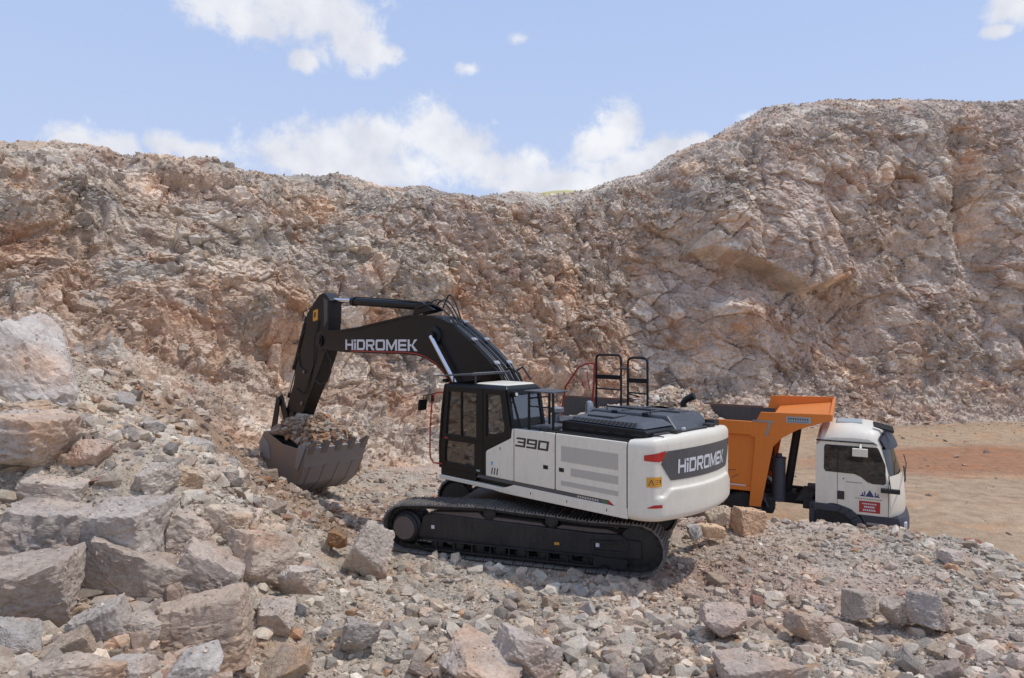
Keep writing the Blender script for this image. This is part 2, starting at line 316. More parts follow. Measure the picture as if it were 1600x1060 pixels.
# ------------------------------------------------------------------ terrain
CPTS = [  # X, Y, Z on the ground, metres
 (-2,4,.0),(0,6,0),(3,6,-.05),(6,5,0),(0,9,-.05),(3,9,-.08),(6,8,-.02),(-1,12,-.1),(2,11,-.12),(5,11,-.08),(7,12,-.02),(0,14.5,-.12),(-2,13.5,-.12),(2.5,12.8,-.14),(4,14,-.1),(3,15.5,-.12),(-1.5,15.5,-.15),(1,16.2,-.15),
 (4.7,16.2,.0),(6.2,15.7,.08),(7.4,15.4,.02),(8.8,14.9,-.08),(9.5,13.6,.0),(8.8,11.2,-.02),(8.3,9,-.02),(8,6.5,0),
 (9.0,17.6,-.84),(7.2,17.6,-.80),(5,18.2,-.8),(10.6,16.6,-.85),(11.3,14,-.85),(11,11.5,-.85),(11,9,-.85),(11,6,-.85),(3,19,-.85),(1,20.5,-.85),(1,18.6,-.7),(-1,18.5,-.75),
 (14,8,-.9),(14,15,-.9),(20,12,-.9),(20,25,-.9),(13,20,-.85),(14,30,-.9),(8,22,-.85),(3,26,-.9),(9,30,-.95),(26,32,-.9),(20,38,-.8),(30,40,-.7),(12,36,-.8),(36,30,-.9),(36,15,-.9),
 (-9.75,13,4.4),(-8.5,13,3.75),(-7.3,13,2.9),(-6.2,13.2,2.15),(-4.95,13.5,1.2),(-4.2,14,.4),(-3.1,14,-.02),(-3.3,12.6,.05),
 (-8.2,11,3.3),(-7.5,10,2.9),(-6.9,9.5,2.15),(-6.1,10.2,2.65),(-5.4,9.6,2.2),(-5.6,10.6,2.5),(-4.6,8.25,1.0),(-4.4,11,1.6),(-3.9,9.6,1.2),(-3.3,10.5,.55),(-2.5,10.5,.12),(-6,8,1.25),(-5.3,8,1.1),(-3.5,8.3,.6),(-2.9,8.9,.32),(-2.1,8,.08),(-5.9,12,2.35),(-4.9,12.4,1.55),
 (-4.7,6.3,1.2),(-3.7,6.6,.95),(-2.9,7.2,.4),(-1.9,6,.1),(-6,4.5,1.4),(-4,4,.7),(-11,9,4.3),(-13,6,4.6),(-9,5,3.0),(-14,12,6.0),(-9,2,2.5),
 (-10.5,15.5,4.1),(-9.2,17,3.2),(-7.9,17.4,2.3),(-9.2,18,2.6),(-7.6,18.5,1.3),(-6.3,19.4,-.1),(-6.1,16,.9),(-4.9,15.5,.1),(-5.2,20.5,-.75),(-4,22,-.85),(-3.2,17,-.55),(-3,24,-.95),(-6.5,22,-.8),(-8.5,20,.9),(-13,17.5,4.3),(-17,14,5.5),(0,24,-.95),(0,29,-1),
]
_c = np.array(CPTS, float)
def _k(a, b): return np.sqrt(((a[:, None, :]-b[None, :, :])**2).sum(-1)+.15)
_n = len(_c); _A = np.zeros((_n+3, _n+3)); _A[:_n, :_n] = _k(_c[:, :2], _c[:, :2]) - .02*np.eye(_n)
_A[:_n, _n] = 1; _A[:_n, _n+1:] = _c[:, :2]; _A[_n:, :_n] = _A[:_n, _n:].T
_w = np.linalg.solve(_A, np.concatenate([_c[:, 2], np.zeros(3)]))
def g0(X, Y):
    P = np.stack([X, Y], 1); r = np.empty(len(X))
    for i in range(0, len(X), 20000):
        q = P[i:i+20000]; r[i:i+20000] = _k(q, _c[:, :2]) @ _w[:_n] + _w[_n] + q @ _w[_n+1:]
    return r
TR = R_(161.82); EX = np.array([.846, 14.78])
def track_xy(X, Y):
    c, s = math.cos(TR), math.sin(TR); dx, dy = X-EX[0], Y-EX[1]
    return dx*c+dy*s, -dx*s+dy*c
TKX, TKY, TKA = 8.2, 18.33, R_(-26.9)
def truck_xy(X, Y):
    c, s = math.cos(TKA), math.sin(TKA); dx, dy = X-TKX, Y-TKY
    return dx*c+dy*s, -dx*s+dy*c
def floor_mask(X, Y, z):
    return sstep(-.45, -.75, z)*sstep(2.5, 4.5, X+.02*Y*0)
def ground(X, Y, fine=True):
    z = g0(X, Y); fl = floor_mask(X, Y, z); rough = 1-.93*fl
    a, b = track_xy(X, Y); foot = sstep(3.6, 3.0, np.abs(a-.27))*sstep(2.3, 1.9, np.abs(b))
    z = z*(1-foot) + (-.15)*foot; rough = rough*(1-.75*foot)
    P = np.stack([X, Y, z*1.0], 1)
    z = z + rough*(.16*fbm(P*.55, 4, 3))
    if fine:
        w1, r1, f1 = worley(P*1.5+.3*np.stack([fbm(P*1.1, 2, 5)]*3, 1), 20); w2, r2, f2 = worley(P*4.2, 30)
        big = sstep(-.2, .5, fbm(P*.4, 2, 9))+.7*sstep(.4, 1.4, z)
        z = z + rough*(f1*.10*big + f2*.045 + .02*fbm(P*9, 3, 12)) + fl*.012*fbm(P*np.array([.8, 1.6, 1]), 4, 14)
    return z, fl
PAL = {k: np.array(lin(v)) for k, v in dict(lgrey=(206,193,179), grey=(178,164,150), dgrey=(138,128,121), pink=(190,164,149), tan=(192,163,134), orange=(186,132,88), brown=(148,108,78), red=(156,104,84), pale=(214,199,181), floor=(176,150,124), rfloor=(166,112,76)).items()}
for _q in PAL: _l = PAL[_q]@np.array([.3, .6, .1]); PAL[_q] = (PAL[_q]*.73+_l*.27*np.array([1.05, 1.0, .93]))*np.array([1.02, 1.0, .92])*(np.array([1.05, 1, .95]) if 'floor' in _q else 1)
def zone_col(X, Y, z):
    """Soil and rock colour by place."""
    P = np.stack([X, Y, z], 1)
    n = fbm(P*.45, 4, 40)[:, None]; n2 = fbm(P*1.7, 3, 44)[:, None]
    c = PAL['grey']*(1-sstep(-.1, .5, n)) + PAL['pink']*sstep(-.1, .5, n)
    c = c*(1-.6*sstep(.1, .6, n2)) + PAL['tan']*.6*sstep(.1, .6, n2)
    def blob(x, y, rx, ry): return np.exp(-(((X-x)/rx)**2+((Y-y)/ry)**2))[:, None]
    br = np.clip(1.3*blob(-4.0, 18.2, 1.7, 2.4)+.9*blob(-6.8, 18.5, 2.2, 2.0), 0, 1)*sstep(-.6, .2, n2+.25)
    c = c*(1-br)+PAL['brown']*br
    gl = .6*blob(-9, 17.5, 3, 2.5); c = c*(1-gl)+PAL['tan']*.9*gl
    pk = .45*blob(3.6, 12.8, 1.8, 1.2); c = c*(1-pk)+PAL['red']*pk
    sd_ = .55*(blob(-3.1, 8.6, .7, .6)+blob(-4.6, 6.6, .6, .5)); c = c*(1-sd_)+PAL['tan']*sd_
    wh = np.clip(.75*blob(-7.2, 12.2, 2.4, 1.7), 0, .75); c = c*(1-wh)+PAL['pale']*1.03*wh
    gu = np.clip(1.1*blob(-8.0, 15.6, 2.6, 1.5)+.9*blob(-5.4, 16.6, 1.3, 1.8)+.7*blob(-9.5, 17, 2, 1.5), 0, .85)*sstep(-.7, .1, n2+.1); c = c*(1-gu)+(PAL['brown']*.6+PAL['tan']*.35)*gu
    return c
def set_mesh(name, V, F, tint, mat, kind=None, smooth=False):
    me = bpy.data.meshes.new(name); nf, k = F.shape
    me.vertices.add(len(V)); me.vertices.foreach_set('co', V.astype(np.float32).ravel())
    me.loops.add(nf*k); me.loops.foreach_set('vertex_index', F.astype(np.int32).ravel())
    me.polygons.add(nf); me.polygons.foreach_set('loop_start', np.arange(0, nf*k, k, dtype=np.int32)); me.polygons.foreach_set('loop_total', np.full(nf, k, np.int32))
    me.polygons.foreach_set('use_smooth', np.full(nf, smooth, bool))
    me.update(calc_edges=True)
    if tint is not None:
        a = me.color_attributes.new('tint', 'FLOAT_COLOR', 'POINT'); a.data.foreach_set('color', np.concatenate([tint, np.ones((len(tint), 1))], 1).astype(np.float32).ravel())
    me.materials.append(M[mat]); o = bpy.data.objects.new(name, me); COL.objects.link(o)
    if kind: o['kind'] = kind
    return o
def quads(nr, nc):
    i = np.arange(nr*nc).reshape(nr, nc)
    return np.stack([i[:-1, :-1].ravel(), i[:-1, 1:].ravel(), i[1:, 1:].ravel(), i[1:, :-1].ravel()], 1)

def build_ground():
    NR, NC = 620, 760
    Y = np.concatenate([3.0*(48/3.0)**(np.linspace(0, 1, NR-14)), 48*(700/48)**(np.linspace(.08, 1, 14))])
    t = np.linspace(-1, 1, NC); tx = np.sign(t)*(np.abs(t)*.92+.30*np.abs(t)**5)
    XX = tx[None, :]*(Y[:, None]+1.5); YY = np.repeat(Y[:, None], NC, 1)
    X, Yf = XX.ravel(), YY.ravel()
    z, fl = ground(X, Yf)
    far = sstep(40, 55, Yf)+sstep(40, 60, np.abs(X)); far = np.clip(far, 0, 1)
    z = z*(1-far)-1.1*far
    c = zone_col(X, Yf, z)
    P = np.stack([X, Yf, z], 1)
    nf = fbm(P*.25, 4, 60)[:, None]; nf2 = fbm(P*np.array([1.5, 4, 1]), 4, 61)[:, None]
    fc = PAL['floor']*(1+.12*nf+.07*nf2)
    rb = sstep(1.15, .6, np.sqrt(((X-20)/8.5)**2+((Yf-29-.15*(X-18))/3.4)**2)+.25*fbm(P*.5, 3, 62))[:, None]
    rb = np.clip(rb, 0, 1); fc = fc*(1-.85*rb)+PAL['rfloor']*.85*rb
    # tyre ruts: slightly darker, compacted bands
    for x0, y0, dx in ((16, 24, .35), (16.5, 25.2, .35), (18, 20.5, .2), (18, 21.6, .2)):
        d = np.abs((Yf-y0)+(X-x0)*dx+.3*np.sin(X*.35)); q = (.55*np.exp(-(d/.16)**2))[:, None]*(.5+.5*nf2); fc = fc*(1-np.clip(q, 0, 1))+PAL['red']*.8*np.clip(q, 0, 1)
    c = c*(1-fl[:, None])+fc*fl[:, None]
    n_i = fbm(P*3.1, 4, 63)[:, None]; c = c*(1+.22*n_i*(1-.6*fl[:, None]))
    V = P; F = quads(NR, NC)
    # the rest of the plain, a coarse skirt reaching the horizon behind and beside the camera
    k = len(V); gx = np.array([-900, -300, -60, 60, 300, 900.]); sk = np.array([(x, y, -2.2) for y in (-900, -300, -60, 0, 60, 300, 900.) for x in gx])
    F2 = quads(7, 6)+k
    o = set_mesh('ground', np.concatenate([V, sk]), np.concatenate([F, F2]), np.clip(np.concatenate([c, np.repeat(PAL['floor'][None], len(sk), 0)]), .02, .9), 'ground', 'structure')
build_ground()

# cliff: foot and top lines along the quarry wall (X, Y, Z)
FOOT = np.array([(-30,8,4),(-24,11,5),(-16.5,15.5,4),(-12.6,17,2.9),(-9.7,18.8,1.5),(-7.3,21.2,-.6),(-4.7,25,-1.3),(-1.3,28.5,-1.5),(1.5,31,-1.5),(4.2,34,-1.5),(6.8,36,-1.4),(10.4,36.6,-1.4),(14.2,37.2,-1.4),(18.3,38,-1.4),(24.4,39,-1.4),(30.7,40,-1.4),(42,42,-1.4),(62,44,-1.4)], float)
TOP = np.array([(-46,20,17),(-38,26,16),(-30,31,15.2),(-25,33.5,13.9),(-19.2,37,14.05),(-13.9,40,14.15),(-8.0,42.3,14.1),(-2.2,44.5,14.2),(1.9,47,14.55),(5.5,48,14.85),(9.2,48.5,16.1),(13.8,48.5,18.1),(18.2,48.6,20.3),(23.0,49,20.9),(29.8,49,21.1),(37,49.5,21.7),(52,54,21.5),(70,58,21.5)], float)
def build_cliff():
    NC, NR1, NR2 = 1450, 560, 70
    L = np.concatenate([[0], np.cumsum(np.linalg.norm(np.diff((FOOT[:, :2]+TOP[:, :2])/2, axis=0), axis=1))]); u = np.linspace(L[1]*.5, L[-2]*1.02, NC)
    def cr(A, u):
        r = np.stack([np.interp(u, L, A[:, i]) for i in range(3)], 1)
        k = 41; ker = np.hanning(k+2)[1:-1]; ker /= ker.sum()
        return np.stack([np.convolve(np.pad(r[:, i], k//2, 'edge'), ker, 'valid') for i in range(3)], 1)
    f, t = cr(FOOT, u), cr(TOP, u)
    s = np.linspace(-.04, 1, NR1)
    # vertical fraction -> horizontal fraction: scree apron, then a steep face, then a rounded brow
    rightness = sstep(0, 9, f[:, 0])[None, :]
    S_ = s[:, None]
    hl = np.interp(s, [-.05, 0, .17, .28, .55, .74, .86, .94, 1], [-.14, 0, .36, .45, .56, .635, .72, .83, 1.0])[:, None]
    hr = np.interp(s, [-.05, 0, .09, .15, .55, .75, .88, .95, 1], [-.12, 0, .28, .36, .46, .53, .66, .80, 1.0])[:, None]
    h = hl*(1-rightness)+hr*rightness
    XY = f[None, :, :2]*(1-h[..., None])+t[None, :, :2]*h[..., None]
    Z = f[None, :, 2]*(1-S_)+t[None, :, 2]*S_
    d = t[:, :2]-f[:, :2]; d /= np.linalg.norm(d, axis=1)[:, None]
    q = np.linspace(0, 1, NR2+1)[1:]**1.4
    XY2 = t[None, :, :2]+d[None]*q[:, None, None]*16; Z2 = np.repeat(t[None, :, 2], NR2, 0)-1.2*q[:, None]
    XY = np.concatenate([XY, XY2]); Z = np.concatenate([Z, Z2]); NR = NR1+NR2
    P = np.concatenate([XY, Z[..., None]], 2).astype(np.float64)
    du = np.gradient(P, axis=1); dv = np.gradient(P, axis=0); N = np.cross(du, dv); N /= np.linalg.norm(N, axis=2)[..., None]+1e-9
    if N[NR//3, NC//2, 1] > 0: N = -N
    for _ in range(12):     # soften normals over the brow
        N[1:-1] = (N[:-2]+N[1:-1]*2+N[2:])/4
    N /= np.linalg.norm(N, axis=2)[..., None]
    Pf = P.reshape(-1, 3); Nf = N.reshape(-1, 3)
    X, Y, Zf = Pf.T
    face = np.concatenate([np.ones(NR1), np.linspace(1, .25, NR2)]); face = np.repeat(face[:, None], NC, 1).ravel()
    sv = np.repeat(np.concatenate([s, np.ones(NR2)])[:, None], NC, 1).ravel()
    right = sstep(3, 12, X)
    # large relief: buttress, recess, ledges, deep gullies
    D = (1.6-.5*right)*fbm(Pf*np.array([.11, .11, .16]), 3, 70)
    wv = 1.2*fbm(Pf*.25, 3, 71); rg = np.abs(fbm(np.stack([X*.42+wv+Zf*.10, Y*.30+wv, Zf*.075], 1), 4, 72))
    D += (1.7-.5*right)*(np.minimum(rg, .35)-.17)*sstep(.02, .2, sv)*sstep(1.0, .85, sv)
    rg2 = np.abs(fbm(np.stack([X*1.3+wv*2+Zf*.5, Y*1.0, Zf*.33], 1), 3, 73)); D += .45*(np.minimum(rg2, .3)-.15)*sstep(1.0, .9, sv)
    def bl(x, z, rx, rz, a): return a*np.exp(-((X-x)/rx)**2-((Zf-z)/rz)**2)
    ze = np.interp(X, [10, 11.8, 12.6, 15.2, 17.3, 20.6, 22], [9.6, 9.4, 9.0, 8.3, 6.9, 7.9, 9.5])+.25*fbm(Pf*.8, 3, 75)
    D += 1.9*sstep(-.12, .22, Zf-ze)*sstep(15.5, 10.5, Zf)*sstep(10.6, 12.4, X)*sstep(21.8, 19.8, X+.3*(Zf-8)) + bl(13.6, 6.0, 2.0, 1.3, 1.1) + bl(14, 4, 3, 2.5, .8) - bl(8.6, 8, 2.6, 8, 1.1) - bl(29.5, 12, .9, 5, 1.5) + bl(25, 5, 5, 3, .9) - bl(21, 4.5, 2, 2.5, 1.2) + bl(33, 8, 3, 6, 1.2)
    D += bl(-13, 6, 3.5, 2.5, 1.2) - bl(-8.5, 3.4, 1.8, 1.2, 1.3) + bl(-17, 9.5, 3, 1.5, 1.0) - bl(-4.8, 4.5, 1.6, 1.6, 1.0)
    # bedding frame: strata dip down to the right on the left wall, nearly level on the right
    W = np.stack([fbm(Pf*.35, 3, 80), fbm(Pf*.35, 3, 84), fbm(Pf*.35, 3, 88)], 1)*.55
    ang = R_(20)+0*right
    ca, sa = np.cos(ang), np.sin(ang)
    Q = np.stack([X*ca-Zf*sa, Y, X*sa+Zf*ca], 1)+W
    e1, r1, f1 = worley(Q*np.array([.30, .30, .36]), 100)
    e2, r2, f2 = worley(Q*np.array([.72, .7, .98]), 110)
    Q3 = Q + .12*np.stack([fbm(Pf*2.2, 2, 91), fbm(Pf*2.2, 2, 92), fbm(Pf*2.2, 2, 93)], 1)
    e3, r3, f3 = worley(Q3*np.array([1.7, 1.6, 2.6]), 120)
    e4, r4, f4 = worley(Q3*np.array([4.4, 4.2, 6.0]), 130)
    loose = sstep(-.25, .35, fbm(Pf*.22, 3, 95)+.35*(1-right)-.25*right + .8*sstep(.72, .95, sv) + .5*sstep(.25, .05, sv))
    amp = face
    solid = 1-.45*loose
    amp = amp*(1-.55*sstep(.86, .97, sv))
    D += amp*(f1*(.80-.32*right)*solid + f2*(.34-.12*right) + f3*(.17+.07*loose-.03*right) + f4*(.065+.05*loose))
    D -= amp*(.15*np.exp(-e1/.03)*solid + .10*np.exp(-e2/.045) + .03*np.exp(-e3/.07))*sstep(-.5, .3, fbm(Pf*.3, 2, 97)+.1)
    D += amp*(.10*fbm(Pf*1.6, 4, 98)+.02*fbm(Pf*8, 3, 99))
    # ledge layering
    lay = Q[:, 2]*.75+.35*fbm(Pf*.5, 2, 101); fr = lay-np.floor(lay)
    D += amp*(.22*(1-right)+.16)*(fr-.5)*sstep(-.1, .4, fbm(Pf*.17, 2, 102))
    toe = sstep(.0, .05, sv)
    V = Pf+Nf*(D*(.25+.75*toe))[:, None]
    # colour: grey limestone, tan and orange oxide bands, pinkish breccia, pale fresh faces
    a = fbm(Q*np.array([.16, .16, .34]), 4, 140)[:, None]; b = fbm(Q*np.array([.3, .3, .75]), 4, 144)[:, None]; cN = fbm(Pf*.9, 3, 148)[:, None]
    R1 = r2[:, None]*.5+r3[:, None]*.5
    c = PAL['grey']*(1-sstep(-.15, .35, a))+PAL['pink']*sstep(-.15, .35, a)
    tn = sstep(-.05, .40, b+.25*(R1-.5))*.75; c = c*(1-tn)+PAL['tan']*tn
    # the warm ochre lower parts of the wall
    lowl = (sstep(9, 3.5, Zf)*sstep(2, -8, X)*.7)[:, None]; mid = (np.exp(-((X-3.5)/5.5)**2)*sstep(10.5, 6, Zf)*1.0)[:, None]; lf2 = (np.exp(-((X+17)/4)**2-((Zf-5)/3)**2)*1.1)[:, None]
    oc = np.clip(.85*(lowl+mid+lf2)*sstep(-.35, .25, cN+.5*b+.2), 0, .9); c = c*(1-oc)+(PAL['orange']*.55+PAL['tan']*.45)*oc
    rt = (right*.45)[:, None]; c = c*(1-rt)+PAL['pink']*.93*rt
    og = sstep(.24, .45, fbm(Q*np.array([.55, .5, 1.6]), 4, 150))[:, None]*.65; c = c*(1-og)+PAL['orange']*.9*og
    rd = sstep(.34, .5, fbm(Q*np.array([.8, .8, .8]), 4, 155))[:, None]*.5; c = c*(1-rd)+PAL['red']*rd
    gr = sstep(.15, .45, fbm(Q*np.array([.35, .35, .9]), 4, 160))[:, None]*.7*(1-.4*rt); c = c*(1-gr)+PAL['dgrey']*1.15*gr
    pl = sstep(.72, .95, r2)[:, None]*.45+sstep(.85, 1, r3)[:, None]*.3; c = c*(1-pl)+PAL['pale']*pl
    c = c*(.84+.32*R1)*(1+.10*cN)*1.27
    lu = (c@np.array([.3, .6, .1]))[:, None]; c = c*.80+lu*.20*np.array([1.07, 1.0, .92])
    ft = sstep(.14, 0, sv)[:, None]*right[:, None]*.5; c = c*(1-ft)+PAL['pink']*1.05*ft
    set_mesh('quarry_face', V, quads(NR, NC), np.clip(c, .02, .9), 'cliff', 'structure')
    return V, Nf, c, loose, sv, NR, NC, Zf
CV, CN, CC, CLOOSE, CSV, CNR, CNC, CZF = build_cliff()

# a dry grassy hill beyond the lowest part of the rim
def build_hill():
    nx, ny = 60, 30; x = np.linspace(-60, 75, nx); y = np.linspace(90, 170, ny); XX, YY = np.meshgrid(x, y)
    z = 29.55-((XX-8.3)/5.5)**2*.9-((YY-125)/30)**2*6; z = np.maximum(z, -3+0*z)+.4*fbm(np.stack([XX.ravel(), YY.ravel(), 0*XX.ravel()], 1)*.12, 3, 5).reshape(z.shape)
    V = np.stack([XX.ravel(), YY.ravel(), z.ravel()], 1); c = np.repeat(np.array([lin((196, 186, 128))]), len(V), 0)*(1+.15*fbm(V*.3, 3, 6)[:, None])
    set_mesh('hill', V, quads(ny, nx), c, 'ground', 'structure', True)
build_hill()

# ------------------------------------------------------------------ stones
def ico(sub):
    bm = bmesh.new(); bmesh.ops.create_icosphere(bm, subdivisions=sub, radius=1); bm.verts.ensure_lookup_table()
    V = np.array([v.co[:] for v in bm.verts]); F = np.array([[v.index for v in f.verts] for f in bm.faces]); bm.free(); return V, F
ICO = {k: ico(k) for k in (1, 2, 3, 5)}
def rock(sub, rng, planes=11, p=16, asp=(1, .8, .62), rough=.04, jag=0.):
    D, F = ICO[sub]
    if sub < 3: D = D+rng.normal(size=D.shape)*(.10 if sub == 2 else .16); D = D/np.linalg.norm(D, axis=1)[:, None]; planes = 6; p = 40
    N = rng.normal(size=(planes, 3)); N /= np.linalg.norm(N, axis=1)[:, None]
    N = np.concatenate([N, [[1, 0, 0], [-1, 0, 0], [0, 1, 0], [0, -1, 0], [0, 0, 1], [0, 0, -1.]]]); d = rng.uniform(.60, 1.0, len(N))
    q = np.maximum(D@N.T, 1e-4)/d; r = (q**p).sum(1)**(-1/p)
    V = D*r[:, None]
    if sub > 2:
        o = rng.uniform(0, 50, 3)
        e, rr, f = worley(V*2.1+o, 7); V = V*(1+rough*(.9*f-.6*np.exp(-e/.05))+rough*.7*fbm(V*2.6+o, 4, 3)+rough*.35*fbm(V*9+o, 3, 4))[:, None]
        if sub > 3: e2, rr2, f2 = worley(V*4.5+o, 9); V = V*(1+rough*1.0*f2-rough*.35*np.exp(-e2/.05))[:, None]; e3, rr3, f3 = worley(V*11+o, 19); V = V*(1+rough*.3*f3)[:, None]
    return V*np.array(asp), F
def hull(npts, rng, asp):
    """Angular broken stone: convex hull of a few points."""
    P = rng.normal(size=(npts, 3)); P /= (np.abs(P)**3).sum(1)[:, None]**(1/3.); P *= rng.uniform(.72, 1.0, npts)[:, None]*np.array(asp)
    bm = bmesh.new(); vs = [bm.verts.new(p) for p in P]; r = bmesh.ops.convex_hull(bm, input=vs)
    bmesh.ops.delete(bm, geom=[v for v in bm.verts if not v.link_faces], context='VERTS'); bmesh.ops.triangulate(bm, faces=bm.faces)
    bm.verts.index_update(); bm.verts.ensure_lookup_table(); V = np.array([v.co[:] for v in bm.verts]); F = np.array([[v.index for v in f.verts] for f in bm.faces]); bm.free(); return V, F
def rand_rot(n, rng, tilt=.5):
    a = rng.uniform(0, 2*np.pi, n); ax = rng.normal(size=(n, 3)); ax[:, :2] *= 1; ax /= np.linalg.norm(ax, axis=1)[:, None]; t = rng.normal(size=n)*tilt
    K = np.zeros((n, 3, 3)); K[:, 0, 1] = -ax[:, 2]; K[:, 0, 2] = ax[:, 1]; K[:, 1, 0] = ax[:, 2]; K[:, 1, 2] = -ax[:, 0]; K[:, 2, 0] = -ax[:, 1]; K[:, 2, 1] = ax[:, 0]
    Rt = np.eye(3)+np.sin(t)[:, None, None]*K+(1-np.cos(t))[:, None, None]*(K@K)
    Z = np.zeros((n, 3, 3)); Z[:, 0, 0] = np.cos(a); Z[:, 0, 1] = -np.sin(a); Z[:, 1, 0] = np.sin(a); Z[:, 1, 1] = np.cos(a); Z[:, 2, 2] = 1
    return Rt@Z
def scatter(name, P, r, C, sub, rng, mat='stone', ntemp=24, tilt=.5, extra=None):
    """One merged mesh of many loose stones (uncountable rubble)."""
    VV, FF, CCs = [], [], []; k = 0
    T = [hull(10 if sub == 1 else 16, rng, (1.08, rng.uniform(.6, 1.0), rng.uniform(.45, .8))) for _ in range(ntemp)]
    w = rng.integers(0, ntemp, len(P)); Rm = rand_rot(len(P), rng, tilt)
    for t in range(ntemp):
        i = np.where(w == t)[0]
        if not len(i): continue
        V, F = T[t]; v = np.einsum('nij,vj->nvi', Rm[i], V)*r[i][:, None, None]+P[i][:, None, :]
        VV.append(v.reshape(-1, 3)); FF.append((F[None]+(np.arange(len(i))*len(V))[:, None, None]+k).reshape(-1, 3)); CCs.append(np.repeat(C[i], len(V), 0)); k += len(i)*len(V)
    if extra: 
        for v, f, c in extra: VV.append(v); FF.append(f+k); CCs.append(c); k += len(v)
    return set_mesh(name, np.concatenate(VV), np.concatenate(FF), np.clip(np.concatenate(CCs), .02, .9), mat, 'stuff')
def stone_cols(X, Y, z, rng):
    c = zone_col(X, Y, z); n = len(X); pick = rng.random(n); v = rng.normal(1.0, .17, n)
    names = [('lgrey', .24), ('grey', .26), ('dgrey', .08), ('pink', .15), ('tan', .13), ('orange', .035), ('pale', .095), ('red', .01)]
    pal = np.stack([PAL[a] for a, _ in names]); pr = np.array([b for _, b in names]); idx = rng.choice(len(names), n, p=pr/pr.sum())
    m = rng.uniform(.35, .9, n)[:, None]
    brown = np.clip((c[:, 0]-c[:, 2]*1.7)*3, 0, 1)[:, None]; m = m*(1-.8*brown)
    return (pal[idx]*m+c*(1-m))*np.clip(v, .6, 1.4)[:, None]
def blocked(X, Y, z):
    a, b = track_xy(X, Y); t = (np.abs(a-.27) < 2.95) & (np.abs(np.abs(b)-1.4) < .36)
    p, q = truck_xy(X, Y); u = (p > -8) & (p < 2.2) & (np.abs(q) < 1.2) & (Y > 16.6)
    return t | u
def build_rubble():
    rng = np.random.default_rng(5)
    n = 150000
    Y = 5.2*(26/5.2)**rng.random(n); X = rng.uniform(-.86, .86, n)*(Y+.6)
    z, fl = ground(X, Y)
    dens = 1-.985*fl
    P = np.stack([X, Y, z], 1); cl = sstep(-.45, .25, fbm(P*.9, 3, 200)); dens = dens*(.35+.65*cl)
    sand = np.clip(np.exp(-((X+3.1)/.6)**2-((Y-8.7)/.5)**2)+np.exp(-((X+4.6)/.6)**2-((Y-6.6)/.45)**2), 0, 1); dens = dens*(1-.75*sand)
    keep = (rng.random(n) < dens) & ~blocked(X, Y, z) & (X < 10.6+0*Y) 
    edge = (z < -.5) & (X > 3); keep &= ~(edge & (rng.random(n) < .85))
    X, Y, z = X[keep], Y[keep], z[keep]; n = len(X)
    big = sstep(-.3, .5, fbm(np.stack([X, Y, z], 1)*.5, 3, 210))
    r = .0165*np.clip(rng.random(n), .004, 1)**(-.52)*(Y/8.5)**.55*(.75+.6*big)
    r = np.clip(r, .012, .19)
    smooth_zone = np.exp(-((X-5.5)/2.6)**2-((Y-13.5)/2.2)**2); r = np.where(r > .07, r*(1-.45*smooth_zone), r)
    C = stone_cols(X, Y, z, rng); P = np.stack([X, Y, z+r*.08], 1)
    sm = r < .045
    k1 = np.where(sm)[0]; k2 = np.where(~sm)[0]
    a = scatter('gravel', P[k1], r[k1], C[k1], 1, rng); b = scatter('rubble', P[k2], r[k2], C[k2], 2, rng)
    a['label'] = 'fine crushed grey and pinkish stone over the whole bench'; a['category'] = 'gravel'
    b['label'] = 'broken fist sized stones in the rubble on the bench'; b['category'] = 'rubble'
    m = 12000; Yf = rng.uniform(11, 41, m); Xf = rng.uniform(3.5, 34, m); zf, ff = ground(Xf, Yf); kp = (ff > .5) & (rng.random(m) < .25+.75*sstep(0, .5, fbm(np.stack([Xf, Yf, zf], 1)*.3, 3, 230)) + sstep(34, 38, Yf)) & (Xf < .9*Yf+1) & ~blocked(Xf, Yf, zf)
    Xf, Yf, zf = Xf[kp], Yf[kp], zf[kp]; rf = .013*np.clip(rng.random(len(Xf)), .003, 1)**(-.42)*(Yf/20)**.5
    fs = scatter('floor_pebbles', np.stack([Xf, Yf, zf+rf*.2], 1), rf, (stone_cols(Xf, Yf, zf, rng)*.5+PAL['floor']*.45), 1, rng)
    fs['label'] = 'small pebbles strewn over the compacted quarry floor'; fs['category'] = 'pebbles'
    # loose stones lying on the quarry face, denser on screes and rim
    rows = np.arange(CNR); m = 95000
    i = rng.integers(0, CNR-35, m); j = rng.integers(0, CNC, m); k = i*CNC+j
    d = CLOOSE[k]*(.25+.75*sstep(-.3, .3, fbm(CV[k]*.5, 3, 220))); keep = rng.random(m) < d*.8
    k = k[keep]; Pk = CV[k]; n = len(k)
    r = .055*np.clip(rng.random(n), .01, 1)**(-.40)*(Pk[:, 1]/35)**.5; r = np.clip(r, .03, .42); r = np.where(CSV[k] > .9, np.minimum(r, .11), r)
    C = CC[k]*.55+stone_cols(Pk[:, 0], Pk[:, 1], Pk[:, 2], rng)*.45
    C *= rng.normal(1, .12, n)[:, None]
    o = scatter('scree', Pk+CN[k]*(r*.2)[:, None], r, C, 1, rng, 'cliff', 24, 1.2)
    o['label'] = 'loose broken stone lying on ledges and scree of the quarry wall'; o['category'] = 'scree'
build_rubble()

